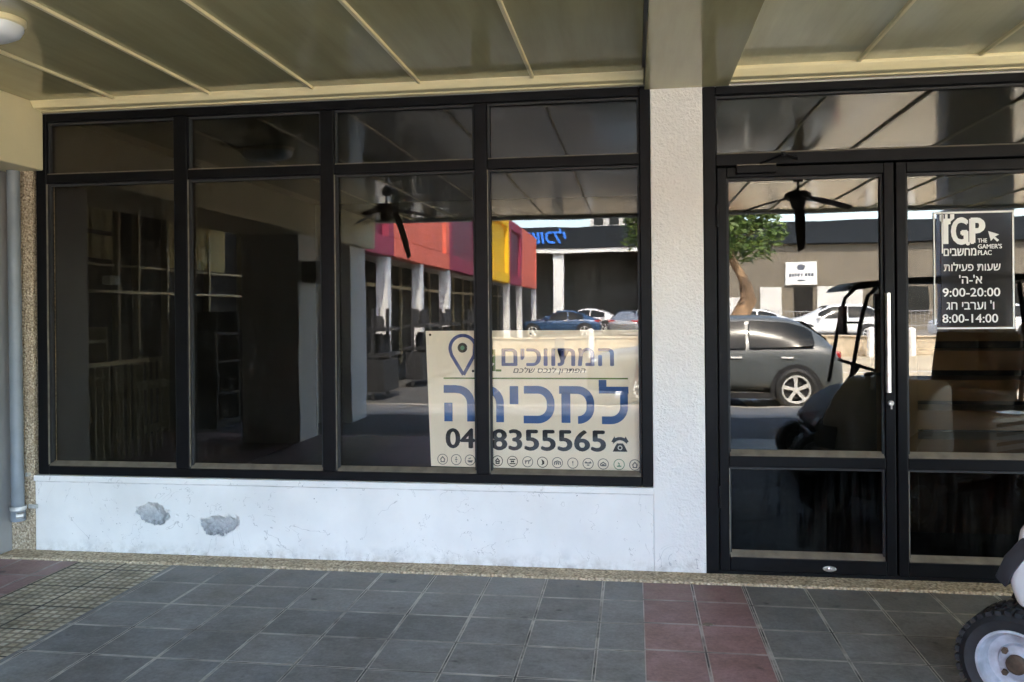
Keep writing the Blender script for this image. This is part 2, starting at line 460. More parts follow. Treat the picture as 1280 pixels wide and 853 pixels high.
M['stone'] = pbr('tan_stone', (0.46, 0.38, 0.27), 0.85, 0, 0.22, 4, bmp=0.4, bscale=15)
M['plaster'] = pbr('beige_plaster', (0.16, 0.135, 0.10), 0.85, 0, 0.14, 0.4, bmp=0.2, bscale=10)
M['plaster_pale'] = pbr('pale_plaster', (0.6, 0.58, 0.54), 0.85, 0, 0.1, 0.6)
M['fascia'] = pbr('slate_fascia', (0.02, 0.024, 0.029), 0.8, 0, 0.12, 0.6, spec=0.1)
M['dark_recess'] = pbr('dark_shopfront', (0.02, 0.018, 0.016), 0.6, 0, 0.3, 1.5, spec=0.1)
M['recess_grey'] = pbr('grey_glazing', (0.1, 0.095, 0.085), 0.6, 0, 0.6, 0.5, spec=0.1)
M['white_paint'] = pbr('white_column_paint', (0.74, 0.73, 0.7), 0.6, 0, 0.06, 3)
M['coral'] = pbr('coral_panel', (0.76, 0.17, 0.115), 0.75, 0, 0.1, 1.2, spec=0.2)
M['purple'] = pbr('plum_panel', (0.3, 0.045, 0.085), 0.7, 0, 0.12, 1.2, spec=0.2)
M['yellow'] = pbr('yellow_panel', (0.85, 0.5, 0.02), 0.7, 0, 0.08, 1.2, spec=0.2)
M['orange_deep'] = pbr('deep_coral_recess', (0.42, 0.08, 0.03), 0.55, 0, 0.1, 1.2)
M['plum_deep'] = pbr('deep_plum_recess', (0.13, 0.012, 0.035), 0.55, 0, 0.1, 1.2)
M['slat'] = pbr('pale_yellow_slat', (0.85, 0.72, 0.34), 0.6, 0, 0.1, 5)
M['alu'] = pbr('plain_aluminium', (0.5, 0.43, 0.26), 0.4, 0.4, 0.1, 8)
M['bark'] = pbr('bark', (0.27, 0.17, 0.095), 0.9, 0, 0.35, 5, bmp=0.6, bscale=18)
M['leaf'] = leaf_mat()
M['car_grey'] = pbr('grey_car_paint', (0.075, 0.085, 0.088), 0.38, 0.0, 0.05, 1, coat=0.3)
M['car_white'] = pbr('white_car_paint', (0.78, 0.78, 0.77), 0.3, 0, 0.03, 1, coat=0.6)
M['car_blue'] = pbr('blue_car_paint', (0.03, 0.075, 0.16), 0.3, 0.2, 0.05, 1, coat=0.8)
M['car_silver'] = pbr('silver_car_paint', (0.35, 0.36, 0.36), 0.3, 0.6, 0.05, 1, coat=0.6)
M['car_glass'] = pbr('car_glass', (0.016, 0.018, 0.019), 0.12, 0, 0.2, 1, spec=0.2)
M['tail'] = pbr('red_lamp_lens', (0.42, 0.015, 0.02), 0.2, 0, 0.1, 5, coat=0.5)
M['head'] = pbr('clear_lamp_lens', (0.6, 0.62, 0.64), 0.15, 0.2, 0.1, 5, coat=0.5)
M['alloy'] = pbr('alloy_wheel', (0.7, 0.7, 0.68), 0.35, 0.2, 0.06, 5)
M['black_trim'] = pbr('black_plastic', (0.02, 0.02, 0.022), 0.5, 0, 0.2, 10)
M['cart_white'] = pbr('cart_white_shell', (0.72, 0.72, 0.69), 0.32, 0, 0.05, 3, coat=0.3)
M['cart_black'] = pbr('cart_black_shell', (0.012, 0.012, 0.014), 0.6, 0, 0.1, 3, spec=0.2)
M['rim_paint'] = pbr('white_steel_rim', (0.5, 0.53, 0.57), 0.4, 0.15, 0.3, 16)
M['rust'] = pbr('rusty_hub', (0.1, 0.07, 0.045), 0.7, 0.3, 0.4, 40)
M['seat'] = pbr('cart_seat', (0.11, 0.08, 0.05), 0.6, 0, 0.1, 5)
M['counter'] = pbr('brown_counter', (0.3, 0.18, 0.08), 0.6, 0, 0.25, 3)
M['fan_wood'] = pbr('fan_dark_wood', (0.035, 0.024, 0.018), 0.5, 0, 0.2, 8)

# ------------------------------------------------------------------ mesh helpers
class MB:
    def __init__(self):
        self.bm = bmesh.new()
    def box(self, x0, x1, y0, y1, z0, z1):
        v = [self.bm.verts.new(p) for p in ((x0, y0, z0), (x1, y0, z0), (x1, y1, z0), (x0, y1, z0),
                                             (x0, y0, z1), (x1, y0, z1), (x1, y1, z1), (x0, y1, z1))]
        for f in ((0, 3, 2, 1), (4, 5, 6, 7), (0, 1, 5, 4), (1, 2, 6, 5), (2, 3, 7, 6), (3, 0, 4, 7)):
            self.bm.faces.new([v[i] for i in f])
        return self
    def quad(self, *p):
        self.bm.faces.new([self.bm.verts.new(q) for q in p])
        return self
    def prism(self, pts, axis, a, b):
        """pts: 2-D polygon; axis 'x' -> (y,z), 'y' -> (x,z), 'z' -> (x,y)"""
        def mk(p, t):
            return {'x': (t, p[0], p[1]), 'y': (p[0], t, p[1]), 'z': (p[0], p[1], t)}[axis]
        A = [self.bm.verts.new(mk(p, a)) for p in pts]
        B = [self.bm.verts.new(mk(p, b)) for p in pts]
        fs = [self.bm.faces.new(A), self.bm.faces.new(list(reversed(B)))]
        n = len(pts)
        for i in range(n):
            fs.append(self.bm.faces.new((A[i], B[i], B[(i + 1) % n], A[(i + 1) % n])))
        return self
    def tube(self, p0, p1, r0, r1=None, n=14, cap=True):
        r1 = r0 if r1 is None else r1
        p0, p1 = Vector(p0), Vector(p1)
        d = (p1 - p0).normalized()
        a = d.orthogonal().normalized()
        b = d.cross(a)
        A, B = [], []
        for i in range(n):
            t = 2 * PI * i / n
            o = a * math.cos(t) + b * math.sin(t)
            A.append(self.bm.verts.new(p0 + o * r0))
            B.append(self.bm.verts.new(p1 + o * r1))
        for i in range(n):
            self.bm.faces.new((A[i], A[(i + 1) % n], B[(i + 1) % n], B[i]))
        if cap:
            self.bm.faces.new(list(reversed(A)))
            self.bm.faces.new(B)
        return self
    def path(self, pts, radii, n=10):
        pts = [Vector(p) for p in pts]
        if not isinstance(radii, (list, tuple)):
            radii = [radii] * len(pts)
        rings = []
        a = None
        for i, p in enumerate(pts):
            d = (pts[min(i + 1, len(pts) - 1)] - pts[max(i - 1, 0)]).normalized()
            a = d.orthogonal().normalized() if a is None else (a - d * a.dot(d)).normalized()
            b = d.cross(a)
            rings.append([self.bm.verts.new(p + (a * math.cos(2 * PI * k / n) + b * math.sin(2 * PI * k / n)) * radii[i]) for k in range(n)])
        for i in range(len(rings) - 1):
            for k in range(n):
                self.bm.faces.new((rings[i][k], rings[i][(k + 1) % n], rings[i + 1][(k + 1) % n], rings[i + 1][k]))
        self.bm.faces.new(list(reversed(rings[0])))
        self.bm.faces.new(rings[-1])
        return self
    def lathe(self, prof, c, axis='y', n=36, cap=True):
        """prof: list of (radius, offset along axis) closed loop not needed"""
        rings = []
        for r, t in prof:
            ring = []
            for k in range(n):
                u = 2 * PI * k / n
                p = {'y': (r * math.cos(u), t, r * math.sin(u)), 'z': (r * math.cos(u), r * math.sin(u), t),
                     'x': (t, r * math.cos(u), r * math.sin(u))}[axis]
                ring.append(self.bm.verts.new((c[0] + p[0], c[1] + p[1], c[2] + p[2])))
            rings.append(ring)
        for i in range(len(rings) - 1):
            for k in range(n):
                self.bm.faces.new((rings[i][k], rings[i + 1][k], rings[i + 1][(k + 1) % n], rings[i][(k + 1) % n]))
        if cap and prof[0][0] > 1e-6 and prof[0] != prof[-1]:
            self.bm.faces.new(rings[0])
        if cap and prof[-1][0] > 1e-6 and prof[0] != prof[-1]:
            self.bm.faces.new(list(reversed(rings[-1])))
        return self
    def build(self, name, mat, parent=None, bev=0.0, segs=2, smooth=False, sub=0):
        bm = self.bm
        bmesh.ops.remove_doubles(bm, verts=bm.verts, dist=1e-6)
        bmesh.ops.recalc_face_normals(bm, faces=bm.faces)
        me = bpy.data.meshes.new(name)
        if parent is not None:
            w = Vector((0, 0, 0))
            q = parent
            while q is not None:
                w += q.location
                q = q.parent
            bmesh.ops.translate(bm, verts=bm.verts, vec=-w)
        if bev:
            es = [e for e in bm.edges if len(e.link_faces) == 2 and e.calc_face_angle(0) > R(30)]
            bmesh.ops.bevel(bm, geom=es, offset=bev, segments=segs, affect='EDGES', profile=0.5, clamp_overlap=True)
        bm.to_mesh(me)
        bm.free()
        if smooth:
            for p in me.polygons:
                p.use_smooth = True
        me.materials.append(mat)
        o = bpy.data.objects.new(name, me)
        COL.objects.link(o)
        if parent is not None:
            o.parent = parent
        if sub:
            md = o.modifiers.new('subdivision', 'SUBSURF')
            md.levels = md.render_levels = sub
        if smooth and not sub:
            try:
                me.set_sharp_from_angle(angle=R(40))
            except Exception:
                pass
        return o

def thing(name, label, cat, loc=(0, 0, 0), group=None):
    o = bpy.data.objects.new(name, None)
    o.empty_display_size = 0.1
    COL.objects.link(o)
    o.location = loc
    o['label'] = label
    o['category'] = cat
    if group:
        o['group'] = group
    return o

def tag(o, label, cat, group=None):
    o['label'] = label
    o['category'] = cat
    if group:
        o['group'] = group
    return o

def struct(o):
    o['kind'] = 'structure'
    return o

def dup(o, parent=None):
    c = o.copy()
    COL.objects.link(c)
    if parent is not None:
        c.parent = parent
    for ch in list(o.children):
        dup(ch, c)
    return c

def text_mesh(body, offset=0.0, extrude=0.0, shear=0.0):
    cu = bpy.data.curves.new('lettering', 'FONT')
    cu.body = body
    cu.size = 1.0
    cu.offset = offset
    cu.extrude = extrude
    cu.shear = shear
    cu.resolution_u = 4
    t = bpy.data.objects.new('lettering', cu)
    COL.objects.link(t)
    dg = bpy.context.evaluated_depsgraph_get()
    dg.update()
    me = bpy.data.meshes.new_from_object(t.evaluated_get(dg))
    bpy.data.objects.remove(t)
    bpy.data.curves.remove(cu)
    return me

def heb(s):
    return s[::-1]

def lettering(name, body, rect, y, mat, parent, bold=0.0, shear=0.0, thick=0.0012, face=-1, label=None):
    """flat letters filling rect=(x0,x1,z0,z1) in the plane y, read from -y (face=-1) or +y (face=1)"""
    me = text_mesh(body, 0.0, 0.02, shear)
    if bold:
        bmx = bmesh.new()
        for i, (dx, dy) in enumerate(((-1, 0), (1, 0), (0, -0.6), (0, 0.6), (0, 0))):
            k0 = len(bmx.verts)
            bmx.from_mesh(me)
            bmx.verts.ensure_lookup_table()
            for v in bmx.verts[k0:]:
                v.co.x += dx * bold
                v.co.y += dy * bold
                v.co.z *= 1 + 0.12 * i
        bmx.to_mesh(me)
        bmx.free()
    xs = [v.co.x for v in me.vertices]
    ys = [v.co.y for v in me.vertices]
    ax, bx, ay, by = min(xs), max(xs), min(ys), max(ys)
    x0, x1, z0, z1 = rect
    w = Vector((0, 0, 0))
    q = parent
    while q is not None:
        w += q.location
        q = q.parent
    for v in me.vertices:
        u = (v.co.x - ax) / (bx - ax)
        t = (v.co.y - ay) / (by - ay)
        X = x0 + u * (x1 - x0) if face < 0 else x1 - u * (x1 - x0)
        v.co = Vector((X, y - (0 if v.co.z < 0 else thick * v.co.z / 0.02) * (1 if face < 0 else -1), z0 + t * (z1 - z0))) - w
    me.materials.clear()
    me.materials.append(mat)
    o = bpy.data.objects.new(name, me)
    COL.objects.link(o)
    o.parent = parent
    if label:
        o['label'] = label
    return o

def band(mb, pts, w, y, th=0.0012):
    """a constant-width stroke through pts [(x,z)], mitred, as a thin slab at plane y"""
    P = []
    for p in pts:
        q = Vector((p[0], p[1]))
        if not P or (q - P[-1]).length > 1e-4:
            P.append(q)
    Lf, Rt = [], []
    for i, p in enumerate(P):
        if i == 0:
            d = (P[1] - p).normalized()
            nrm = Vector((-d.y, d.x))
            k = 1
        elif i == len(P) - 1:
            d = (p - P[-2]).normalized()
            nrm = Vector((-d.y, d.x))
            k = 1
        else:
            d0 = (p - P[i - 1]).normalized()
            d1 = (P[i + 1] - p).normalized()
            n0 = Vector((-d0.y, d0.x))
            n1 = Vector((-d1.y, d1.x))
            nrm = (n0 + n1).normalized()
            k = 1 / max(0.5, nrm.dot(n0))
        ww = w if not isinstance(w, (list, tuple)) else w[i]
        Lf.append(p + nrm * ww * 0.5 * k)
        Rt.append(p - nrm * ww * 0.5 * k)
    for i in range(len(P) - 1):
        q = [Lf[i], Lf[i + 1], Rt[i + 1], Rt[i]]
        a = [mb.bm.verts.new((v.x, y - th, v.y)) for v in q]
        mb.bm.faces.new(a)
    return mb

def arc(cx, cz, r, a0, a1, n=8, rz=None):
    rz = r if rz is None else rz
    return [(cx + r * math.cos(R(a0 + (a1 - a0) * i / n)), cz + rz * math.sin(R(a0 + (a1 - a0) * i / n))) for i in range(n + 1)]

# ================================================================== GROUND
def sheet(name, mat, x0, x1, y0, y1, z):
    return struct(MB().quad((x0, y0, z), (x1, y0, z), (x1, y1, z), (x0, y1, z)).build(name, mat))

YE = -6.62                                      # street edge of the arcade
sheet('pavement', M['light_cut_pave'], -16, 16, YE, -4.75, -0.004)  # unseen strip behind the camera, darkened to cut its reflected light
sheet('pavement', M['slate'], -2.60, 0.032, -4.75, -0.17, 0.0)
sheet('pavement', M['red_tile'], 0.032, 0.54, -4.75, -0.17, 0.0)
sheet('pavement', M['slate_r'], 0.54, 16.0, -4.75, -0.17, 0.0)
sheet('pavement', M['tactile'], -3.18, -2.60, -4.75, -0.17, 0.0)
sheet('pavement', M['red_tile'], -16.0, -3.18, -4.75, -0.17, 0.0)
struct(MB().box(-3.72, 2.5, -0.165, -0.004, -0.1, 0.012).box(2.503, 16, -0.165, -0.004, -0.1, 0.012)
       .build('threshold', M['pebble_step'], bev=0.008))
k = MB()
k.box(-16, 20, -6.95, YE - 0.002, -0.3, 0.003)
k.box(-16, 20, -9.0, -6.952, -0.4, -0.15)
k.box(-16, 20, -9.25, -9.003, -0.4, -0.14)
struct(k.build('kerb', M['pave'], bev=0.012))
sheet('road', M['asphalt'], -60, 2.0, -27.2, -9.25, -0.30)
sheet('road', M['lot'], 2.0, 90, -27.2, -9.25, -0.30)
sheet('ground', M['asphalt'], -300, 300, -400, 60, -0.42)
sheet('pavement', M['asphalt'], -14, -2.9, -44, -9.25, -0.28)  # wing walkway: dark sheet standing in for the shade there
sheet('parking_lot', M['lot_grey'], -60, 90, -54.9, -27.5, 0.0)
mk = MB()
for i in range(7):
    mk.box(-3.0 + i * 2.6, -2.88 + i * 2.6, -15.5, -11.4, -0.299, -0.294)
mk.box(-40, 60, -19.1, -18.95, -0.299, -0.294)
struct(mk.build('road_marking', M['paint_road']))

# ================================================================== ARCADE: ceiling, beams, walls
ZC = 2.682
sl = MB()
sl.box(-16, 16, YE, 6.5, 2.72, 3.35)
struct(sl.build('roof_slab', M['plaster_pale']))
for _m in (M['ceiling'], M['ceiling_lit']):
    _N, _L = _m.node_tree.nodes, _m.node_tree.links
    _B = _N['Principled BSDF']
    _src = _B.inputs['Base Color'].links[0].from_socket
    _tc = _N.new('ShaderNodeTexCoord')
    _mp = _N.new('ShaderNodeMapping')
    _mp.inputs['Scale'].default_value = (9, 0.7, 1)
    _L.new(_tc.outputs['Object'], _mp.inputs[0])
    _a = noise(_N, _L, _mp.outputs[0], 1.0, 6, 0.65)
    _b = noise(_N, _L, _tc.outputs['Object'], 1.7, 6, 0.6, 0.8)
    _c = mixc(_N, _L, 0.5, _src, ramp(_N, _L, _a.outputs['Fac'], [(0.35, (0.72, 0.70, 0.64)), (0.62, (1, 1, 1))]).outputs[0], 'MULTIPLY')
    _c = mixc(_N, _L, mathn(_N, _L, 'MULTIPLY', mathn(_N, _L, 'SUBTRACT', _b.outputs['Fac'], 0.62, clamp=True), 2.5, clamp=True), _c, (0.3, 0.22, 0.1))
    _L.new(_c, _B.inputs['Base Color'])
cp = MB()
def panels(xs):
    for a, b in zip(xs[:-1], xs[1:]):
        cp.box(a + 0.004, b - 0.004, YE + 0.16, -0.10, ZC, ZC + 0.03)
LX = [-3.5, -2.968, -2.38, -1.765, -1.152, -0.527, 0.058]
RX = [0.522, 1.142, 1.722, 2.325, 2.93, 3.535, 4.14, 4.745, 5.35, 5.955, 6.56, 7.165, 7.77, 8.375, 8.98, 9.6, 10.2, 10.8, 11.4, 12.0, 12.6, 13.2, 13.8, 14.4, 15, 16]
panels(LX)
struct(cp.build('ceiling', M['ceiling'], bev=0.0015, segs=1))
cp = MB()
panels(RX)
struct(cp.build('ceiling', M['ceiling_lit'], bev=0.0015, segs=1))
rb = MB()
for x in LX[1:-1] + RX[1:-1]:
    rb.prism([(x - 0.011, ZC + 0.002), (x - 0.008, ZC - 0.013), (x + 0.008, ZC - 0.013), (x + 0.011, ZC + 0.002)], 'y', YE + 0.17, -0.102)
struct(rb.build('ceiling', M['cream']))
# flat casing over the pillar
struct(MB().box(0.068, 0.512, YE + 0.16, 0.0, 2.612, 2.70).build('ceiling', M['ceiling'], bev=0.002, segs=1))
# cornice above each shopfront
prof = [(-0.002, 2.634), (-0.04, 2.634), (-0.042, 2.641), (-0.098, 2.643), (-0.115, 2.664), (-0.125, 2.679), (-0.125, 2.70), (-0.002, 2.70)]
cn = MB()
cn.prism(prof, 'x', -3.497, 0.064)
cn.prism([(y, z - 0.012) for y, z in prof], 'x', 0.516, 15.9)
struct(cn.build('cornice', M['cream'], bev=0.003, segs=1))
# left cross beam and the fascia beam along the street
o = MB().box(-4.3, -3.503, YE + 0.16, -0.004, 2.29, 2.718).build('cross_beam', M['cream_beam'], bev=0.008)
tag(o, 'cream painted cross beam hanging under the ceiling at the far left', 'beam')
struct(MB().box(-16, 16, YE - 0.02, YE + 0.155, 2.655, 3.38).build('edge_beam', M['plaster_pale'], bev=0.01))
struct(MB().box(-16, -4.31, YE + 0.16, -0.004, 2.69, 2.717).build('ceiling', M['cream_beam']))

# the shop wall: plinth with its sill
w = MB()
w.box(-3.58, 0.0975, 0.0, 0.14, -0.1, 0.425)
w.box(-3.575, 0.0975, -0.022, 0.14, 0.4255, 0.462)
tag(w.build('shop_wall', M['white_wall'], bev=0.004), 'low white wall under the shop window with two broken plaster patches', 'wall')
pil = MB().box(0.0978, 0.374, -0.001, 0.2, -0.1, 2.72).build('pillar', M['stucco'], bev=0.004)
tag(pil, 'rough white stucco pillar between the shop window and the glass doors', 'pillar')
pp = MB().box(-3.735, -3.582, -0.006, 0.2, -0.1, 2.3).build('pebbledash_pier', M['pebble_wall'], bev=0.004)
tag(pp, 'narrow pebbledash strip of wall behind the grey downpipe', 'wall')
gp = MB().box(-4.2, -3.737, -0.64, 0.1, -0.1, 2.289).build('grey_panel_wall', M['grey_wall'], bev=0.006)
tag(gp, 'plain grey wall end at the left edge beside the downpipe', 'wall')
# wall above and behind, so that no daylight leaks into the shops
bw = MB()
bw.box(-16, -4.21, 0.0, 0.2, -0.1, 2.72)
bw.box(-3.58, 0.098, 0.02, 0.2, 2.637, 2.72)
bw.box(0.375, 16, 0.02, 0.2, 2.612, 2.72)
bw.box(2.40, 16, 0.0, 0.2, -0.1, 2.611)
struct(bw.build('back_wall', M['plaster_pale']))
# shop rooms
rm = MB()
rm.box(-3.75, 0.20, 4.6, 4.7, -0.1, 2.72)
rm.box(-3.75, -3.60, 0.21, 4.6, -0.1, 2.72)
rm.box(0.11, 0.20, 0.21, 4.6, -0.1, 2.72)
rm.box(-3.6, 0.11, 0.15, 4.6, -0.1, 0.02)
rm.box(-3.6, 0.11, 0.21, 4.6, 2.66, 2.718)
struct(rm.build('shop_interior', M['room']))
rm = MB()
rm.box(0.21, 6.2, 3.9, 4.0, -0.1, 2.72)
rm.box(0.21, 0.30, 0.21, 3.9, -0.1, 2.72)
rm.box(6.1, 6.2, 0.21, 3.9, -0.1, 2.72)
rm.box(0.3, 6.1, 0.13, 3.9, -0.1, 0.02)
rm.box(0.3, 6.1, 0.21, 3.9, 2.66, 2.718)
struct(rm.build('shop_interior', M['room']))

# ================================================================== THE SHOP WINDOW
win = thing('shop_window', 'wide dark framed shop window in eight panes above the white plinth', 'window', (-1.73, 0.03, 0.463))
X0, X1, Z0, Z1 = -3.562, 0.0965, 0.4635, 2.632
MU = [(-2.668, -2.584), (-1.768, -1.688), (-0.872, -0.800)]
ZT0, ZT1 = 2.212, 2.268
FY0, FY1 = 0.004, 0.075
fr = MB()
fr.box(X0, X0 + 0.068, FY0, FY1, Z0, Z1)
fr.box(X1 - 0.058, X1, FY0, FY1, Z0, Z1)
fr.box(X0 + 0.0685, X1 - 0.0585, FY0, FY1, Z0, Z0 + 0.052)
fr.box(X0 + 0.0685, X1 - 0.0585, FY0, FY1, Z1 - 0.05, Z1)
fr.build('frame', M['frame'], win, bev=0.004, segs=1)
for a, b in MU:
    MB().box(a, b, FY0 - 0.004, FY1, Z0 + 0.0525, Z1 - 0.0505).build('mullion', M['frame'], win, bev=0.005, segs=2)
cols = [(X0 + 0.068, MU[0][0]), (MU[0][1], MU[1][0]), (MU[1][1], MU[2][0]), (MU[2][1], X1 - 0.058)]
for a, b in cols:
    MB().box(a + 0.0005, b - 0.0005, FY0, FY1, ZT0, ZT1).build('transom_bar', M['frame'], win, bev=0.003, segs=1)
GY = 0.046
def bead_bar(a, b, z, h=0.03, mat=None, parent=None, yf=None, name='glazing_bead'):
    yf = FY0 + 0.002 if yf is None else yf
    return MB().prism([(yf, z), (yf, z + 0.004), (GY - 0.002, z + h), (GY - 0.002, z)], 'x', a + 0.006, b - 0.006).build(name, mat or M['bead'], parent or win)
for a, b in cols:
    for z0, z1 in ((Z0 + 0.052, ZT0), (ZT1, Z1 - 0.05)):
        MB().box(a + 0.001, b - 0.001, GY, GY + 0.006, z0 + 0.001, z1 - 0.001).build('glass_pane', M['win_glass'], win)
        g = MB()                                 # dark rubber beads round the pane
        g.box(a + 0.0006, a + 0.014, 0.026, GY - 0.001, z0 + 0.001, z1 - 0.001)
        g.box(b - 0.014, b - 0.0006, 0.026, GY - 0.001, z0 + 0.001, z1 - 0.001)
        g.box(a + 0.0142, b - 0.0142, 0.026, GY - 0.001, z1 - 0.014, z1 - 0.001)
        g.build('gasket', M['rubber'], win)
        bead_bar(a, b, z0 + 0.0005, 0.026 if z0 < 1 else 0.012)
for a, b in cols:                                # bare metal arrises that catch the light
    MB().box(a + 0.0002, a + 0.003, FY0 - 0.0005, FY0 + 0.012, Z0 + 0.06, ZT0 - 0.002).build('worn_edge', M['frame_edge'], win)

# ================================================================== FOR-SALE SIGN behind the glass
sg = thing('for_sale_sign', 'cream for-sale board with blue Hebrew headline and phone number behind the window', 'sign', (-0.57, 0.075, 0.53))
SY = 0.075
SX0, SX1, SZ0, SZ1 = -1.176, 0.072, 0.53, 1.312
MB().prism([(SX0, SZ1), (SX1, SZ1), (SX1, SZ0 + 0.002), (SX0 + 0.025, SZ0 + 0.012)], 'y', SY, SY + 0.005).build('board', M['board'], sg)
def SXp(px):
    return -1.071 + (px - 555.0) * 0.004498
def SZp(py):
    return 0.995 - (py - 484.0) * 0.00452
def Q(zx, zy):                                   # board coordinates measured on an enlargement of the sign
    return (SXp(500 + zx / 3.765), SZp(390 + zy / 3.765))
def QR(x0, x1, y0, y1):
    a, b = Q(x0, y1), Q(x1, y0)
    return (a[0], b[0], a[1], b[1])
QS = 0.004498 / 3.765
def qband(mb, pts, w):
    return band(mb, [Q(*p) for p in pts], w * QS, SY)
def qarc(cx, cy, r, a0, a1, n=8, ry=None):
    return [(cx + r * math.cos(R(a0 + (a1 - a0) * i / n)), cy - (ry or r) * math.sin(R(a0 + (a1 - a0) * i / n))) for i in range(n + 1)]
hd = MB()
T = 31
qband(hd, [(205, 365), (262, 365)] + qarc(270, 432, 66, 90, 0) + [(336, 518)], T + 6)           # he
qband(hd, [(227, 430), (227, 518)], 40)
qband(hd, [(372, 365), (410, 365)] + qarc(412, 430, 64, 90, 0) + [(476, 520)], T + 6)           # resh
qband(hd, [(543, 350), (543, 435)], 41)                                                          # yod
qband(hd, [(590, 367), (655, 367)] + qarc(655, 428, 61, 90, 0) + [(716, 440)] + qarc(655, 445, 61, 0, -90) + [(588, 506)], 36)  # kaf
qband(hd, [(787, 380), (787, 520)], 42)                                                          # mem
qband(hd, [(756, 367), (840, 367)] + qarc(840, 428, 61, 90, 0) + [(901, 440)] + qarc(845, 450, 56, 0, -90) + [(843, 506)], 36)
qband(hd, [(958, 320), (958, 351)], 36)                                                          # lamed
qband(hd, [(941, 367), (1077, 367)], 32)
qband(hd, [(1056, 382), (1056, 440)] + qarc(996, 446, 60, 0, -90) + [(954, 506)], 36)
hd.build('headline', M['ink_blue'], sg)
lettering('agency_name', heb('המתווכים'), QR(485, 1012, 172, 256), SY, M['ink_violet'], sg, 0.022)
lettering('tagline', heb('הפתרון לנכס שלכם'), QR(540, 880, 262, 296), SY, M['ink_black'], sg, 0.008, 0.25)
lettering('phone_number', '04', QR(212, 356, 550, 646), SY, M['ink_black'], sg, 0.03)
lettering('phone_number', '8355565', QR(432, 972, 552, 652), SY, M['ink_black'], sg, 0.03)
rl = MB()
qband(rl, [(205, 314), (1075, 314)], 7)
rl.build('rule_line', M['ink_green'], sg)
pn = MB()                                        # map pin emblem
qband(pn, [(302, 298)] + qarc(300, 172, 64, -148, -148, 1)[:1] + qarc(300, 172, 62, -160, -340, 16, 60) + qarc(300, 172, 64, -32, -32, 1)[:1] + [(302, 298)], 16)
pn.build('pin_emblem', M['ink_violet'], sg)
dot = MB()
qband(dot, qarc(298, 170, 17, 0, 360, 20), 13)
dot.build('pin_emblem', M['ink_black'], sg)
dot = MB()
dot.prism([Q(*p) for p in qarc(298, 170, 12, 0, 342, 19)], 'y', SY - 0.001, SY - 0.0004)
dot.build('pin_emblem', M['ink_teal'], sg)
gb = MB()
gb.prism([Q(400, 178), Q(456, 178), Q(456, 280), Q(400, 280)], 'y', SY - 0.0012, SY - 0.0004)
gb.prism([Q(457, 272), Q(484, 272), Q(484, 282), Q(457, 282)], 'y', SY - 0.0012, SY - 0.0004)
gb.build('green_block', M['ink_green'], sg)
cw = MB()
qband(cw, [(432, 195), (444, 208), (432, 222)], 6)
qband(cw, [(430, 240), (446, 246), (434, 262)], 6)
band_o = cw
for v in cw.bm.verts:
    v.co.y -= 0.001
cw.build('green_block', M['board'], sg)
ph = MB()                                        # telephone pictogram
qband(ph, [(1003, 607), (1008, 594)] + qarc(1036, 622, 36, 140, 40, 8, 32) + [(1064, 594), (1069, 607)], 15)
ph.prism([Q(*p) for p in ((1022, 612), (1050, 612), (1058, 625), (1070, 650), (1002, 650), (1014, 625))], 'y', SY - 0.0012, SY - 0.0004)
ph.build('phone_pictogram', M['ink_black'], sg)
pr = MB()
qband(pr, qarc(1036, 632, 9, 0, 360, 14), 3.5)
for v in pr.bm.verts:
    v.co.y -= 0.001
pr.build('phone_pictogram', M['board'], sg)
for hx, hy in ((141, 108), (624, 106), (348, 280)):
    MB().prism([Q(*p) for p in qarc(hx, hy, 6, 0, 330, 11)], 'y', SY - 0.0016, SY - 0.0004).build('screw', M['ink_black'], sg)
# the row of round pictograms
glyphs = [
    [[(-12, 2), (0, -12), (12, 2)], [(-8, 2), (-8, 12), (8, 12), (8, 2)]],
    [[(0, -14), (0, -5)], [(-6, 0), (6, 0)], [(0, 6), (0, 13)]],
    [[(-13, 4), (13, 4)], [(-8, -6), (4, -10)], [(-9, 9), (9, 9)]],
    [[(-12, -10), (12, 12)], [(10, -10), (-10, 12)]],
    [[(-11, 2), (0, -11), (11, 2)], [(-7, 3), (-7, 12), (7, 12), (7, 3), (-7, 3)]],
    [[(-14, -9), (14, -9)], [(-8, -2), (8, 4)], [(8, -2), (-8, 4)], [(-14, 11), (14, 11)]],
    [[(-14, -3), (10, -5), (15, -11)], [(-8, -2), (-10, 9)], [(6, -3), (4, 9)]],
    [[(-5, -12), (6, -4), (6, 6), (-4, 12)], [(0, -6), (1, 8)]],
    [[(-14, 10), (-14, -2), (0, -8), (14, -2), (14, 10)], [(-5, 10), (-5, 1), (5, 1), (5, 10)]],
    [[(0, -10), (0, 2)], [(0, 7), (0, 10)]],
    [[(-16, -3), (16, -3)], [(-12, -9), (-3, 0)], [(3, 0), (12, -9)], [(-6, 7), (6, 7)]],
    [[(-12, 8), (-12, 0), (0, -8), (12, 0), (12, 8), (-12, 8)], [(-6, 3), (6, 3)]],
    [[(-5, -8), (2, -2)], [(-10, 8), (10, 8)], [(0, 0), (0, 8)]],
]
icx = [197, 263, 330, 397, 462, 533, 605, 675, 745, 817, 888, 958, 1031, 1103]
gi = 0
for i, cx in enumerate(icx):
    cy = 698 + i * 0.9
    r = 24
    ic = MB()
    qband(ic, qarc(cx, cy, r, 0, 360, 22), 3.4)
    for st in glyphs[i % len(glyphs)]:
        qband(ic, [(cx + a, cy + b) for a, b in st], 5.0)
    ic.build('pictogram', M['ink_teal'] if i == 12 else (M['ink_black'] if i in (4, 5, 7) else M['ink_grey']), sg)

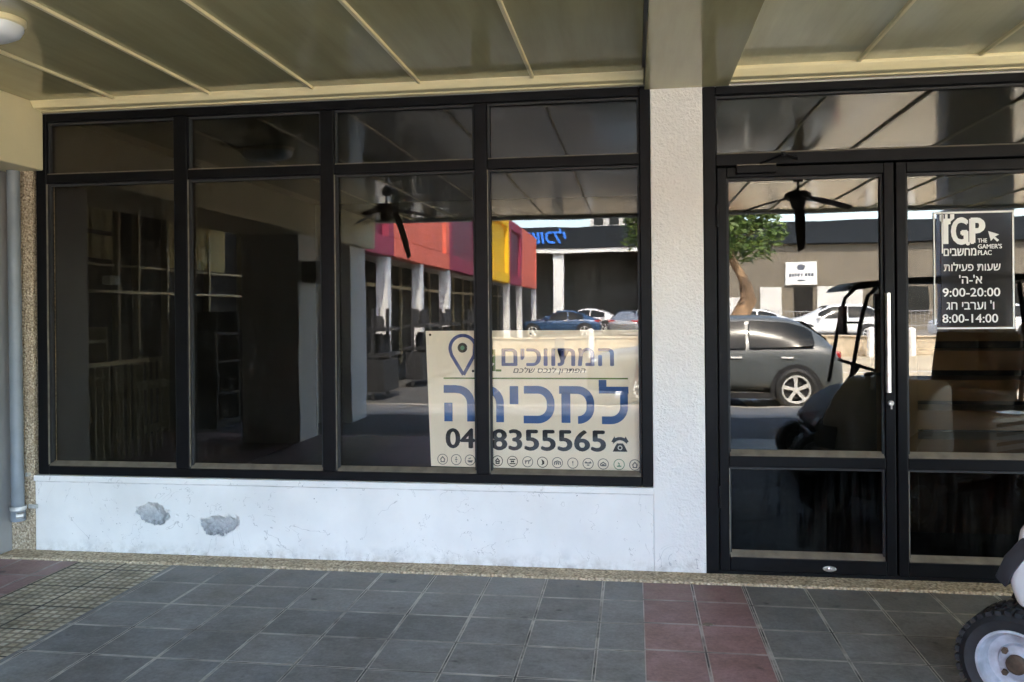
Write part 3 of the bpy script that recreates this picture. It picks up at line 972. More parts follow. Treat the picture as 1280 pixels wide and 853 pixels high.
# ================================================================== DOORWAY
DZ1 = 2.612
df = thing('door_frame', 'dark metal door frame with a wide glass fanlight above the double doors', 'door frame', (1.35, 0.03, 0.0))
d = MB()
d.box(0.3765, 0.442, 0.0, 0.085, 0.012, DZ1)
d.box(2.262, 2.40, 0.0, 0.085, 0.012, DZ1)
d.box(0.4425, 2.2615, 0.0, 0.085, 2.185, 2.248)
d.box(0.4425, 2.2615, 0.0, 0.085, 2.566, DZ1)
d.build('frame', M['frame'], df, bev=0.004, segs=1)
MB().box(0.4435, 2.2605, GY, GY + 0.006, 2.249, 2.565).build('glass_pane', M['door_glass'], df)
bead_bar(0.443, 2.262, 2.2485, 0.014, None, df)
g = MB()
g.box(0.443, 0.452, 0.03, GY - 0.001, 2.25, 2.564)
g.box(2.252, 2.2613, 0.03, GY - 0.001, 2.25, 2.564)
g.box(0.4525, 2.2515, 0.03, GY - 0.001, 2.553, 2.565)
g.build('gasket', M['rubber'], df)

def leaf(x0, x1, label):
    t = thing('glass_door', label, 'door', ((x0 + x1) / 2, 0.03, 0.02))
    LY0, LY1 = 0.006, 0.066
    sx = 0.050
    b = MB()
    b.box(x0, x0 + sx, LY0, LY1, 0.022, 2.178)
    b.box(x1 - sx, x1, LY0, LY1, 0.022, 2.178)
    for z0, z1 in ((0.022, 0.098), (0.578, 0.637), (2.122, 2.178)):
        b.box(x0 + sx + 0.0005, x1 - sx - 0.0005, LY0, LY1, z0, z1)
    b.build('frame', M['frame'], t, bev=0.005, segs=2)
    a, c = x0 + sx, x1 - sx
    MB().box(a + 0.001, c - 0.001, GY, GY + 0.006, 0.638, 2.121).build('glass_pane', M['door_glass'], t)
    MB().box(a + 0.001, c - 0.001, GY, GY + 0.006, 0.099, 0.577).build('glass_pane', M['low_glass'], t)
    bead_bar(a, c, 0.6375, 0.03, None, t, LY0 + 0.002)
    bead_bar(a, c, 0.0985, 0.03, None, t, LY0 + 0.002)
    g = MB()
    for z0, z1 in ((0.638, 2.121), (0.099, 0.577)):
        g.box(a + 0.0006, a + 0.013, 0.028, GY - 0.001, z0, z1)
        g.box(c - 0.013, c - 0.0006, 0.028, GY - 0.001, z0, z1)
        g.box(a + 0.0134, c - 0.0134, 0.028, GY - 0.001, z1 - 0.013, z1)
    g.build('gasket', M['rubber'], t)
    e = MB()
    e.box(a + 0.0002, a + 0.004, LY0 - 0.0006, LY0 + 0.01, 0.11, 0.57)
    e.build('worn_edge', M['frame_edge'], t)
    return t
d1 = leaf(0.4475, 1.3445, 'left glass door leaf with a tall steel pull handle and door closer')
d2 = leaf(1.3545, 2.2565, 'right glass door leaf behind the opening-hours poster')
h = MB()
h.tube((1.293, -0.052, 0.985), (1.293, -0.052, 1.497), 0.0135, n=18)
for z in (1.40, 1.07):
    h.tube((1.293, -0.052, z), (1.312, 0.007, z), 0.009, n=12)
h.build('handle', M['steel'], d1, smooth=True)
h = MB()
h.tube((1.262, 0.115, 0.985), (1.262, 0.115, 1.497), 0.0135, n=16)
for z in (1.40, 1.07):
    h.tube((1.262, 0.115, z), (1.312, 0.068, z), 0.009, n=12)
h.build('handle', M['black_trim'], d1, smooth=True)
c = MB()
c.box(0.545, 0.752, -0.028, 0.004, 2.138, 2.180)
c.build('door_closer', M['frame'], d1, bev=0.005)
c = MB()
c.box(0.547, 0.75, -0.027, 0.003, 2.1805, 2.187)
c.build('door_closer', M['bead'], d1, bev=0.002)
c = MB()
c.tube((0.66, -0.016, 2.185), (0.775, -0.10, 2.222), 0.006, n=8)
c.tube((0.775, -0.10, 2.222), (0.86, 0.0, 2.214), 0.006, n=8)
c.lathe([(0.0, -0.01), (0.012, -0.01), (0.012, 0.008), (0.0, 0.008)], (0.775, -0.10, 2.222), 'z', 12)
c.build('closer_arm', M['frame'], d1, smooth=True)
lk = MB()
lk.lathe([(0.0, -0.012), (0.013, -0.012), (0.015, -0.008), (0.015, 0.006)], (1.319, 0.006, 0.925), 'y', 18)
lk.box(1.3155, 1.3225, -0.0125, -0.0065, 0.895, 0.92)
lk.build('lock', M['steel'], d1)
lk = MB()
lk.prism([(1.006 + 0.034 * math.cos(2 * PI * i / 24), 0.053 + 0.014 * math.sin(2 * PI * i / 24)) for i in range(24)], 'y', -0.006, 0.007)
lk.lathe([(0.0, -0.013), (0.009, -0.013), (0.009, 0.0)], (1.006, -0.004, 0.053), 'y', 14)
lk.build('floor_lock', M['steel'], d1, bev=0.002)
hg = MB()
for z in (1.86, 0.36):
    hg.tube((0.4452, -0.004, z), (0.4452, -0.004, z + 0.12), 0.0075, n=10)
hg.build('hinge', M['frame'], d1, smooth=True)

# ------------------------------------------------------------------ opening hours poster behind the right leaf
po = thing('opening_hours_poster', 'black poster with white Hebrew opening hours on the right door', 'poster', (1.74, 0.07, 1.305))
PY = 0.0425
PX0, PX1, PZ0, PZ1 = 1.585, 1.925, 1.322, 1.905
MB().box(PX0, PX1, PY, PY + 0.003, PZ0, PZ1).build('backing', M['poster_black'], po)
bd = MB()
bd.box(1.548, 1.938, PY - 0.002, PY - 0.0006, 1.906, 1.916)
bd.box(1.562, 1.938, PY - 0.002, PY - 0.0006, 1.307, 1.316)
bd.box(1.929, 1.938, PY - 0.002, PY - 0.0006, 1.3165, 1.9055)
bd.box(1.548, 1.554, PY - 0.002, PY - 0.0006, 1.33, 1.9055)
bd.box(1.588, 1.594, PY - 0.002, PY - 0.0006, 1.70, 1.9055)  # left border drawn twice: its ghost reflection painted as a second line
bd.build('border', M['ink_white'], po)
def PQ(px, py):
    return (1.548 + (px - 1170.0) * 0.00384, 1.917 - (py - 264.0) * 0.00412)
def PR(x0, x1, y0, y1):
    a, b = PQ(x0, y1), PQ(x1, y0)
    return (a[0], b[0], a[1], b[1])
def P5(x0, x1, y0, y1, ox, oy, s):               # from an enlargement with origin ox,oy
    return PR(ox + x0 / s, ox + x1 / s, oy + y0 / s, oy + y1 / s)
s1 = 1280 / 120.0
tl = MB()
def zq(x, y):
    return PQ(1160 + x / s1, 255 + y / s1)
tl.prism([zq(*p) for p in ((195, 135), (245, 135), (245, 190), (265, 190), (265, 130), (300, 130), (300, 190), (335, 190), (335, 130), (390, 130), (390, 190), (340, 230), (340, 262), (308, 270), (308, 530), (238, 530), (238, 250), (195, 215))], 'y', PY - 0.002, PY - 0.0006)
tl.build('logo', M['ink_white'], po)
tl = MB()
tl.prism([zq(*p) for p in ((845, 368), (990, 415), (935, 445), (990, 490), (965, 512), (915, 465), (880, 500))], 'y', PY - 0.002, PY - 0.0006)
tl.build('arrow_mark', M['ink_white'], po)
lettering('logo', 'G', P5(345, 580, 175, 545, 1160, 255, s1), PY, M['ink_white'], po, 0.05)
lettering('logo', '.', P5(545, 600, 505, 555, 1160, 255, s1), PY, M['ink_white'], po, 0.0)
lettering('logo', 'P', P5(592, 808, 185, 535, 1160, 255, s1), PY, M['ink_white'], po, 0.05)
lettering('logo', 'THE', P5(705, 830, 465, 520, 1160, 255, s1), PY, M['ink_white'], po, 0.025)
lettering('logo', "GAMER'S", P5(705, 1028, 540, 602, 1160, 255, s1), PY, M['ink_white'], po, 0.025)
lettering('logo', 'PLAC', P5(705, 890, 622, 688, 1160, 255, s1), PY, M['ink_white'], po, 0.025)
lettering('logo', heb('מחשבים'), P5(242, 685, 590, 692, 1160, 255, s1), PY, M['ink_white'], po, 0.025)
s2 = 1024 / 120.0
lettering('opening_times', heb('שעות פעילות'), P5(195, 805, 70, 162, 1160, 320, s2), PY, M['ink_white'], po, 0.012)
lettering('opening_times', heb("א'-ה'"), P5(360, 608, 205, 298, 1160, 320, s2), PY, M['ink_white'], po, 0.012)
lettering('opening_times', '9:00-20:00', P5(180, 800, 345, 438, 1160, 320, s2), PY, M['ink_white'], po, 0.012)
lettering('opening_times', heb("ו' וערבי חג"), P5(220, 735, 480, 578, 1160, 320, s2), PY, M['ink_white'], po, 0.012)
lettering('opening_times', '8:00-14:00', P5(175, 775, 625, 718, 1160, 320, s2), PY, M['ink_white'], po, 0.012)

# ================================================================== DOWNPIPE and ceiling lamp
pi = thing('downpipe', 'grey plastic downpipe clipped to the wall at the left edge', 'pipe', (-3.64, -0.05, 0.2))
MB().tube((-3.652, -0.055, 0.27), (-3.665, -0.055, 2.287), 0.036, n=24).build('pipe', M['pipe'], pi, smooth=True)
MB().tube((-3.650, -0.055, 0.195), (-3.651, -0.055, 0.2695), 0.041, n=24).build('socket', M['pipe'], pi, smooth=True)
b = MB()
b.lathe([(0.0425, -0.011), (0.0455, -0.011), (0.0455, 0.011), (0.0425, 0.011), (0.0425, -0.011)], (-3.651, -0.055, 0.272), 'z', 24)
b.box(-3.612, -3.555, -0.020, -0.010, 0.262, 0.286)
b.build('bracket', M['galv'], pi)
b = MB()
b.tube((-3.63, -0.10, 0.235), (-3.602, -0.075, 0.235), 0.018, n=14)
b.build('clamp', M['galv'], pi)
MB().box(-3.624, -3.604, -0.03, -0.0065, 0.455, 0.475).build('clamp', M['galv'], pi)

la = thing('ceiling_lamp', 'white oval bulkhead lamp on the cream ceiling at the upper left', 'lamp', (-2.76, -1.385, 2.682))
def oval(mb, rx, ry, prof, c, n=40):
    rings = []
    for s, z in prof:
        rings.append([mb.bm.verts.new((c[0] + rx * s * math.copysign(abs(math.cos(2 * PI * k / n)) ** 0.75, math.cos(2 * PI * k / n)),
                                       c[1] + ry * s * math.copysign(abs(math.sin(2 * PI * k / n)) ** 0.75, math.sin(2 * PI * k / n)), z)) for k in range(n)])
    for i in range(len(rings) - 1):
        for k2 in range(n):
            mb.bm.faces.new((rings[i][k2], rings[i][(k2 + 1) % n], rings[i + 1][(k2 + 1) % n], rings[i + 1][k2]))
    mb.bm.faces.new(rings[-1])
    mb.bm.faces.new(list(reversed(rings[0])))
    return mb
oval(MB(), 0.205, 0.115, [(1.0, 2.681), (1.0, 2.66), (0.97, 2.655)], (-2.76, -1.385)).build('base', M['cream'], la, smooth=True)
oval(MB(), 0.195, 0.107, [(1.0, 2.6545), (1.0, 2.635), (0.93, 2.612), (0.75, 2.598), (0.4, 2.592)], (-2.76, -1.385)).build('diffuser', M['lamp_white'], la, smooth=True)

# ================================================================== CARTS
def wheel(parent, c, r, w, out, cart=True, name='wheel'):
    """c: hub centre; out = -1 or 1: which way along y the outside faces"""
    t = MB()
    hw = w / 2
    rr = 0.66 * r if cart else 0.68 * r
    prof = [(rr, -hw * 0.86), (r * 0.86, -hw), (r * 0.97, -hw * 0.82), (r, -hw * 0.5), (r, hw * 0.5), (r * 0.97, hw * 0.82), (r * 0.86, hw), (rr, hw * 0.86), (rr, -hw * 0.86)]
    t.lathe(prof, c, 'y', 48)
    if cart:                                     # block tread
        n = 36
        for k in range(n):
            a = 2 * PI * (k + 0.5) / n
            for j, (y0, y1) in enumerate(((-hw * 0.98, -hw * 0.4), (-hw * 0.28, hw * 0.28), (hw * 0.4, hw * 0.98))):
                aa = a + (0.5 if j == 1 else 0) * 2 * PI / n
                ca, sa = math.cos(aa), math.sin(aa)
                wd = r * 2 * PI / n * 0.32
                pts = []
                for rad in (r * 0.955, r * 1.035):
                    for yy in (y0, y1):
                        for sd in (-wd, wd):
                            pts.append((c[0] + ca * rad - sa * sd, c[1] + yy, c[2] + sa * rad + ca * sd))
                v = [t.bm.verts.new(p) for p in pts]
                for f in ((0, 1, 3, 2), (4, 5, 7, 6), (0, 1, 5, 4), (2, 3, 7, 6), (0, 2, 6, 4), (1, 3, 7, 5)):
                    t.bm.faces.new([v[i] for i in f])
    ty = t.build('tyre', M['rubber'], parent, smooth=True)
    ty.name = 'tyre'
    return ty

def cart_wheel(cart, c, r=0.195, w=0.17, out=-1):
    wh = bpy.data.objects.new('wheel', None)
    COL.objects.link(wh)
    wh.parent = cart
    wh.location = Vector(c) - cart.location
    wheel(wh, c, r, w, out)
    rr = r * 0.66
    o_ = out
    rim = MB()
    rim.lathe([(rr * 1.02, o_ * w * 0.42), (rr * 1.02, o_ * w * 0.47), (rr * 0.95, o_ * w * 0.47), (rr * 0.9, o_ * w * 0.40), (rr * 0.84, o_ * w * 0.22), (rr * 0.80, o_ * w * 0.16), (rr * 0.55, o_ * w * 0.13), (rr * 0.5, o_ * w * 0.2), (rr * 0.36, o_ * w * 0.24), (0.0, o_ * w * 0.24)], c, 'y', 48, cap=False)
    rim.build('rim', M['rim_paint'], wh, smooth=True)
    hb = MB()
    hb.lathe([(rr * 0.27, o_ * w * 0.242), (rr * 0.27, o_ * w * 0.34), (rr * 0.2, o_ * w * 0.37), (0.0, o_ * w * 0.37)], c, 'y', 20)
    for kk in range(4):
        a = PI / 4 + kk * PI / 2
        hb.lathe([(0.011, o_ * w * 0.21), (0.011, o_ * w * 0.30), (0.0, o_ * w * 0.30)], (c[0] + rr * 0.44 * math.cos(a), c[1], c[2] + rr * 0.44 * math.sin(a)), 'y', 6)
    hb.build('hub', M['rust'], wh)
    return wh

def make_cart(ox, oy, shell, roof, label, name, hwd=0.50, k=1.0):
    """a small electric cart, nose towards -x; ox = front axle, oy = centre line"""
    t = thing(name, label, 'golf cart', (ox, oy, 0.0))
    y0, y1 = oy - hwd, oy + hwd
    nose = [(-0.005, 0.385), (-0.03, 0.43), (-0.01, 0.50), (0.035, 0.57), (0.085, 0.635), (0.17, 0.71), (0.28, 0.775), (0.40, 0.80), (0.44, 0.76), (0.44, 0.44), (0.30, 0.40), (0.24, 0.36), (0.1, 0.345)]
    if roof:                                     # the roofed cart has a lower, slimmer front
        nose = [(a * 0.9 + 0.04, 0.345 + (z - 0.345) * 0.85) for a, z in nose]
    else:
        nose = [(a - 0.03 * (z > 0.5), 0.385 + (z - 0.385) * 1.3 + 0.02 if z > 0.4 else z) for a, z in nose]
    MB().prism([(ox + a, z) for a, z in nose], 'y', y0 + 0.02, y1 - 0.02).build('cowl', shell, t, bev=0.028, segs=3, smooth=True)
    bd_ = [(-0.045, 0.44), (-0.015, 0.50), (0.035, 0.553), (0.11, 0.575), (0.2, 0.562), (0.19, 0.53), (0.11, 0.535), (0.05, 0.505), (0.01, 0.455), (-0.012, 0.415)]
    if roof:
        bd_ = [(a * 0.9 + 0.04, 0.345 + (z - 0.345) * 0.85) for a, z in bd_]
    else:
        bd_ = [(a - 0.02, 0.385 + (z - 0.385) * 1.3 + 0.02) for a, z in bd_]
    for ya, yb in ((y0 + 0.006, y0 + 0.16), (y1 - 0.16, y1 - 0.006)):
        MB().prism([(ox + a, z) for a, z in bd_], 'y', ya, yb).build('headlight', M['black_trim'], t, bev=0.006, segs=2, smooth=True)
    u = MB()
    u.box(ox - 0.005, ox + 1.75 * k, y0 + 0.17, y1 - 0.17, 0.14, 0.36)
    u.box(ox + 0.40, ox + 1.1 * k, y0 + 0.03, y1 - 0.03, 0.24, 0.30)
    u.build('chassis', M['black_trim'], t, bev=0.012)
    bdy = MB()
    bdy.prism([(ox + a * k, z) for a, z in ((1.0, 0.30), (0.98, 0.62), (1.05, 0.68), (1.82, 0.66), (1.93, 0.5), (1.9, 0.34), (1.65, 0.36), (1.2, 0.36))], 'y', y0 + 0.02, y1 - 0.02)
    bdy.build('body', shell, t, bev=0.03, segs=3, smooth=True)
    for yy in (y0 + 0.016, y1 - 0.016):
        vt = MB()
        for i in range(4):
            z = 0.40 + i * 0.065
            vt.box(ox + 1.12 * k, ox + 1.62 * k, yy - 0.006, yy + 0.006, z, z + 0.025)
        vt.build('side_vent', M['black_trim'], t)
    st = MB()
    st.box(ox + 1.0 * k, ox + 1.5 * k, y0 + 0.06, y1 - 0.06, 0.69, 0.80)
    st.build('seat', M['seat'], t, bev=0.03, segs=3, smooth=True)
    st = MB()
    if roof:
        st.box(ox + 1.46 * k, ox + 1.53 * k, y0 + 0.08, y1 - 0.08, 0.80, 0.93)
    else:
        st.prism([(ox + 1.46 * k, 0.82), (ox + 1.56 * k, 0.82), (ox + 1.66 * k, 1.22), (ox + 1.58 * k, 1.24)], 'y', y0 + 0.06, y1 - 0.06)
    st.build('backrest', M['seat'], t, bev=0.02, segs=3, smooth=True)
    cl = MB()
    cl.tube((ox + 0.36, oy - hwd * 0.44, 0.7), (ox + 0.5, oy - hwd * 0.44, 0.9), 0.02)
    cl.build('steering_column', M['black_trim'], t, smooth=True)
    sw = MB()
    ax = Vector((0.3, 0, 0.95)).normalized()
    pts = []
    cc = Vector((ox + 0.5, oy - hwd * 0.44, 0.905))
    e1 = Vector((0, 1, 0))
    e2 = ax.cross(e1)
    for i in range(25):
        a = 2 * PI * i / 24
        pts.append(cc + (e1 * math.cos(a) + e2 * math.sin(a)) * 0.17)
    sw.path(pts, 0.014, 8)
    for a in (0.3, 2.4, 4.7):
        sw.tube(cc, cc + (e1 * math.cos(a) + e2 * math.sin(a)) * 0.165, 0.011, n=8)
    sw.build('steering_wheel', M['black_trim'], t, smooth=True)
    if roof:
        for yy in (y0 + 0.05, y1 - 0.05):
            MB().path([(ox + 0.28, yy, 0.74), (ox + 0.33, yy, 1.0), (ox + 0.40, yy, 1.38), (ox + 0.44, yy, 1.52), (ox + 0.52, yy, 1.60)], 0.017, 10).build('strut', M['black_trim'], t, smooth=True)
            MB().path([(ox + 1.62, yy, 0.62), (ox + 1.66, yy, 1.3), (ox + 1.62, yy, 1.63)], 0.021, 10).build('strut', M['black_trim'], t, smooth=True)
        rf_ = MB()
        rf_.prism([(ox + a, z) for a, z in ((0.28, 1.565), (0.30, 1.60), (0.40, 1.645), (0.62, 1.66), (1.5, 1.70), (1.9, 1.67), (1.92, 1.63), (1.5, 1.645), (0.62, 1.61))], 'y', y0 - 0.02, y1 + 0.02)
        rf_.build('roof', M['black_trim'], t, bev=0.012, segs=2, smooth=True)
        mr = MB()
        mr.box(ox + 0.20, ox + 0.235, y1 - 0.03, y1 + 0.13, 1.20, 1.44)
        mr.tube((ox + 0.22, y1 - 0.05, 1.30), (ox + 0.38, y1 - 0.05, 1.30), 0.01, n=8)
        mr.build('mirror', M['black_trim'], t, bev=0.008)
    for xx in (0.0, 1.45 * k):
        cart_wheel(t, (ox + xx, y0 + 0.06, 0.186), r=0.182, out=-1)
        cart_wheel(t, (ox + xx, y1 - 0.06, 0.186), r=0.182, out=1)
    return t
wc = make_cart(0.0, 0.0, M['cart_white'], False, 'white electric cart whose front wheel and fender enter at the lower right', 'golf_cart', 0.38, 0.8)
CA = R(-38)                                      # parked askew, nose swung out from the wall
wc.rotation_euler = (0, 0, CA)
wc.location = (1.325 - 0.32 * math.sin(CA), -1.45 + 0.32 * math.cos(CA), 0)
make_cart(1.50, -3.06, M['cart_black'], True, 'black roofed golf cart mirrored in the left door glass', 'golf_cart', 0.42, 0.9)

# ================================================================== CEILING FANS (seen mirrored in the glass)
def make_fan(label):
    t = thing('ceiling_fan', label, 'ceiling fan', (0, 0, ZC), 'ceiling fans under the arcade ceiling')
    MB().lathe([(0.0, ZC), (0.05, ZC), (0.045, ZC - 0.04), (0.0, ZC - 0.04)], (0, 0, 0), 'z', 18).build('canopy', M['fan_wood'], t, smooth=True)
    MB().tube((0, 0, ZC - 0.04), (0, 0, ZC - 0.13), 0.012).build('rod', M['fan_wood'], t, smooth=True)
    MB().lathe([(0.0, ZC - 0.12), (0.08, ZC - 0.13), (0.125, ZC - 0.16), (0.125, ZC - 0.2), (0.07, ZC - 0.23), (0.06, ZC - 0.28), (0.03, ZC - 0.31), (0.0, ZC - 0.31)], (0, 0, 0), 'z', 24).build('motor', M['fan_wood'], t, smooth=True)
    for ang, dz in ((R(195), -0.10), (R(-12), -0.09), (R(78), -0.1), (R(285), -0.48)):
        bl = MB()
        n = 8
        ca, sa = math.cos(ang), math.sin(ang)
        rows = []
        for i in range(n + 1):
            u = i / n
            rad = 0.1 + 0.42 * u * (1.0 if dz > -0.3 else 0.5)
            w = 0.022 + 0.026 * math.sin(PI * min(1, u * 0.75 + 0.12))
            z = ZC - 0.2 + dz * u ** 1.3
            rows.append([(ca * rad - sa * s * w, sa * rad + ca * s * w, z + s * 0.012 + th) for s in (-1, 1) for th in (0, 0.008)])
        V = [[bl.bm.verts.new(p) for p in r_] for r_ in rows]
        for i in range(n):
            a, b2 = V[i], V[i + 1]
            bl.bm.faces.new((a[0], a[2], b2[2], b2[0]))
            bl.bm.faces.new((a[1], b2[1], b2[3], a[3]))
            bl.bm.faces.new((a[0], b2[0], b2[1], a[1]))
            bl.bm.faces.new((a[2], a[3], b2[3], b2[2]))
        bl.bm.faces.new((V[0][0], V[0][1], V[0][3], V[0][2]))
        bl.bm.faces.new((V[-1][0], V[-1][2], V[-1][3], V[-1][1]))
        bl.build('blade', M['fan_wood'], t)
    return t
fan = make_fan('dark ceiling fan with drooping blades mirrored in the left door')
f2 = dup(fan)
fan.location = (1.58, -3.72, ZC)
f2.location = (-2.55, -3.8, ZC)
f2.rotation_euler = (0, 0, R(20))
f2['label'] = 'dark ceiling fan mirrored in the upper shop window'

# ================================================================== PIERS OF THE ARCADE
def pier(x0, x1, y0, y1, z1, label, mat=None):
    o_ = MB().box(x0, x1, y0, y1, -0.15, z1).build('arcade_pier', mat or M['white_paint'], bev=0.01)
    return tag(o_, label, 'pier')
pier(-4.28, -3.62, -4.62, -4.05, 2.289, 'broad pier under the left cross beam nearest the shop window')
pier(-4.1, -3.62, -6.38, -5.75, 2.289, 'white pier under the street end of the left cross beam')
pier(4.1, 4.92, -7.5, -7.05, 2.72, 'wide dark pier at the street edge of the arcade on the right', M['grey_wall'])

sp_ = thing('loudspeaker', 'black speaker box fixed to the broad pier, mirrored in the window', 'speaker', (-3.53, -4.33, 1.75))
MB().box(-3.618, -3.44, -4.55, -4.12, 1.75, 1.99).build('cabinet', M['black_trim'], sp_, bev=0.012)
MB().box(-3.439, -3.432, -4.52, -4.15, 1.78, 1.96).build('grille', M['rubber'], sp_)
dc = thing('display_counter', 'brown slotted display counter inside behind the right door leaf', 'counter', (2.1, 1.1, 0.02))
b = MB()
zz = [0.02, 0.60, 0.66, 0.78, 0.84, 0.97, 1.03, 1.15, 1.21, 1.32]
for i in range(0, len(zz), 2):
    b.box(1.75, 2.75, 0.95, 1.3, zz[i], zz[i + 1])
b.box(1.6, 1.749, 0.95, 1.3, 0.02, 1.32)
b.box(2.751, 2.9, 0.95, 1.3, 0.02, 1.32)
b.build('body', M['counter'], dc)
MB().box(1.76, 2.74, 1.301, 1.33, 0.03, 1.31).build('back', M['ink_black'], dc)

# ================================================================== LEFT WING: near shopfront and coloured canopy
ws = thing('wing_shopfront', 'dim shopfront with pale slatted fanlights across the left passage', 'shopfront', (-5.6, -3.6, 0))
b = MB()
b.box(-5.9, -5.7, -6.9, 0.0, -0.1, 2.69)
b.build('wall', M['dark_recess'], ws)
b = MB()
b.box(-5.69, -5.6, -6.9, -0.8, 1.655, 1.69)
b.box(-5.69, -5.62, -6.9, -0.8, 1.955, 1.98)
for y in (-6.8, -5.84, -4.83, -4.23, -3.85, -3.1, -2.0, -0.9):
    b.box(-5.69, -5.605, y - 0.02, y + 0.02, 0.0, 2.62)
b.build('frame', M['alu'], ws, bev=0.005, segs=1)
b = MB()
for i in range(28):
    y = -6.3 + i * 0.052
    b.box(-5.66, -5.62, y, y + 0.03, 2.03, 2.6)
b.box(-5.69, -5.665, -6.35, -4.84, 2.0, 2.62)
b.build('slat_panel', M['slat'], ws)
b = MB()
for y in (-3.75, -3.55, -3.35):
    b.box(-5.66, -5.62, y, y + 0.14, 2.03, 2.28)
    b.box(-5.66, -5.62, y, y + 0.14, 2.33, 2.56)
b.build('slat_panel', M['slat'], ws)
MB().box(-5.69, -5.61, -4.8, -4.26, 0.55, 0.65).build('door_rail', M['alu'], ws)
MB().box(-5.69, -5.61, -4.8, -4.26, 0.05, 0.12).build('door_rail', M['alu'], ws)
MB().box(-5.6, -5.5, -3.72, -3.52, 1.74, 1.84).build('wall_lamp', M['lamp_white'], ws, bev=0.02)
b = MB()
for i in range(14):
    b.box(-5.0, -4.97, -3.6 + i * 0.11, -3.585 + i * 0.11, 0.0, 0.95)
b.box(-5.005, -4.965, -3.62, -2.1, 0.93, 0.97)
tag(b.build('railing', M['alu']), 'thin pale metal railing in the left passage, mirrored in the window', 'railing')
for i, (y, zt, w_) in enumerate(((-5.35, 1.45, 0.3), (-6.45, 1.2, 0.25), (-2.6, 1.3, 0.28))):
    b = MB()
    b.box(-5.5, -5.1, y - w_, y + w_, 0.0, 0.08)
    for z in (0.4, 0.8, 1.15):
        if z < zt:
            b.box(-5.5, -5.1, y - w_, y + w_, z, z + 0.03)
    for yy in (y - w_, y + w_ - 0.02):
        b.box(-5.5, -5.1, yy, yy + 0.02, 0.0801, zt)
    for q in range(7):
        z = random.choice((0.08, 0.43))
        yy = random.uniform(y - w_ + 0.07, y + w_ - 0.07)
        b.tube((-5.25, yy, z), (-5.25, yy, z + random.uniform(0.12, 0.3)), 0.045, n=8)
    tag(b.build('shelf_unit', M['black_trim'] if i != 2 else M['alu']), ['tall black shelf unit beside the passage door', 'low black shelf unit at the street end of the passage', 'pale shelf unit nearest the shop window in the passage'][i], 'shelf', 'shelf units in the left passage')

wg = thing('shop_wing', 'row of shops under big coral, plum and yellow canopy panels', 'building', (-5.5, -26, 0))
b = MB()
b.box(-14, -7.6, -43, -8.2, -0.3, 5.1)
b.build('wall', M['dark_recess'], wg)
b = MB()
b.box(-14.2, -5.7, -43.2, -8.0, 5.1, 5.5)
b.box(-7.6, -5.65, -43.2, -8.0, 2.9, 3.1)
b.build('roof', M['plaster_pale'], wg)
segs_ = [(-10.3, -13.55, 'purple', 'plum_deep'), (-13.6, -19.3, 'coral', 'orange_deep'), (-19.35, -24.2, 'purple', 'plum_deep'),
         (-24.3, -31.4, 'yellow', 'yellow'), (-31.5, -35.6, 'purple', 'plum_deep'), (-35.7, -41.7, 'coral', 'orange_deep')]
for ya, yb, c1, c2 in segs_:
    fm = MB()
    z0, z1 = 2.66, 5.45
    fw = 0.42
    d0 = 0.0
    fm.box(-5.62, -5.3, yb, ya, z0, z0 + fw)
    fm.box(-5.62, -5.3, yb, ya, z1 - fw, z1)
    fm.box(-5.62, -5.3, yb, yb + fw, z0 + fw + 0.002, z1 - fw - 0.002)
    if c1 != 'coral':
        fm.box(-5.62, -5.3, ya - fw, ya, z0 + fw + 0.002, z1 - fw - 0.002)
    else:
        fm.box(-5.62, -5.3, yb + fw * 2.2, ya, z0 + fw + 0.002, z1 - fw - 0.002)
    o_ = fm.build('canopy_panel', M[c1], wg, bev=0.02)
    o_['label'] = {'purple': 'plum', 'coral': 'coral', 'yellow': 'yellow'}[c1] + ' canopy panel'
    rc = MB()
    rc.box(-5.60, -5.45, yb + 0.05, ya - 0.05, z0 + 0.05, z1 - 0.05)
    rc.build('recess', M[c2], o_)
for y in (-8.6, -13.2, -16.2, -19.3, -25.6, -31.4, -35.6, -41.6):
    MB().box(-5.62, -5.36, y - 0.3, y, -0.3, 2.658).build('column', M['white_paint'], wg, bev=0.01)
b = MB()
for y in range(-42, -8, 2):
    b.box(-7.59, -7.5, y, y + 0.08, -0.3, 2.9)
b.box(-7.59, -7.49, -43, -8.2, 2.2, 2.3)
b.build('frame', M['alu'], wg)
sd = [(-11.4, 0.5), (-14.6, 0.7), (-17.2, 0.5), (-21.0, 0.6)]
for i, (y, w_) in enumerate(sd):                 # goods racks standing out in front of the wing
    rk = MB()
    rk.box(-5.2, -4.7, y - w_, y + w_, 0.55, 0.62)
    rk.box(-5.2, -4.7, y - w_, y + w_, 1.05, 1.12)
    rk.box(-5.15, -4.75, y - w_, y + w_, -0.1, 0.5)
    for q in range(9):
        a = random.uniform(-w_ + 0.1, w_ - 0.1)
        z = random.choice((0.62, 1.12))
        hh = random.uniform(0.15, 0.4)
        rk.tube((-4.95, y + a, z), (-4.95, y + a, z + hh), random.uniform(0.05, 0.11), n=8)
    for s_ in (-1, 1):
        rk.box(-5.0, -4.94, y + s_ * w_ - 0.02, y + s_ * w_ + 0.02, -0.3, 1.5)
    tag(rk.build('display_rack', M['black_trim']), ['black goods rack nearest the arcade under the plum canopy panel', 'wide black goods rack under the near coral panel',
        'narrow black goods rack under the near coral panel', 'farthest black goods rack under the second plum panel'][i], 'rack', 'goods racks in front of the wing shops')

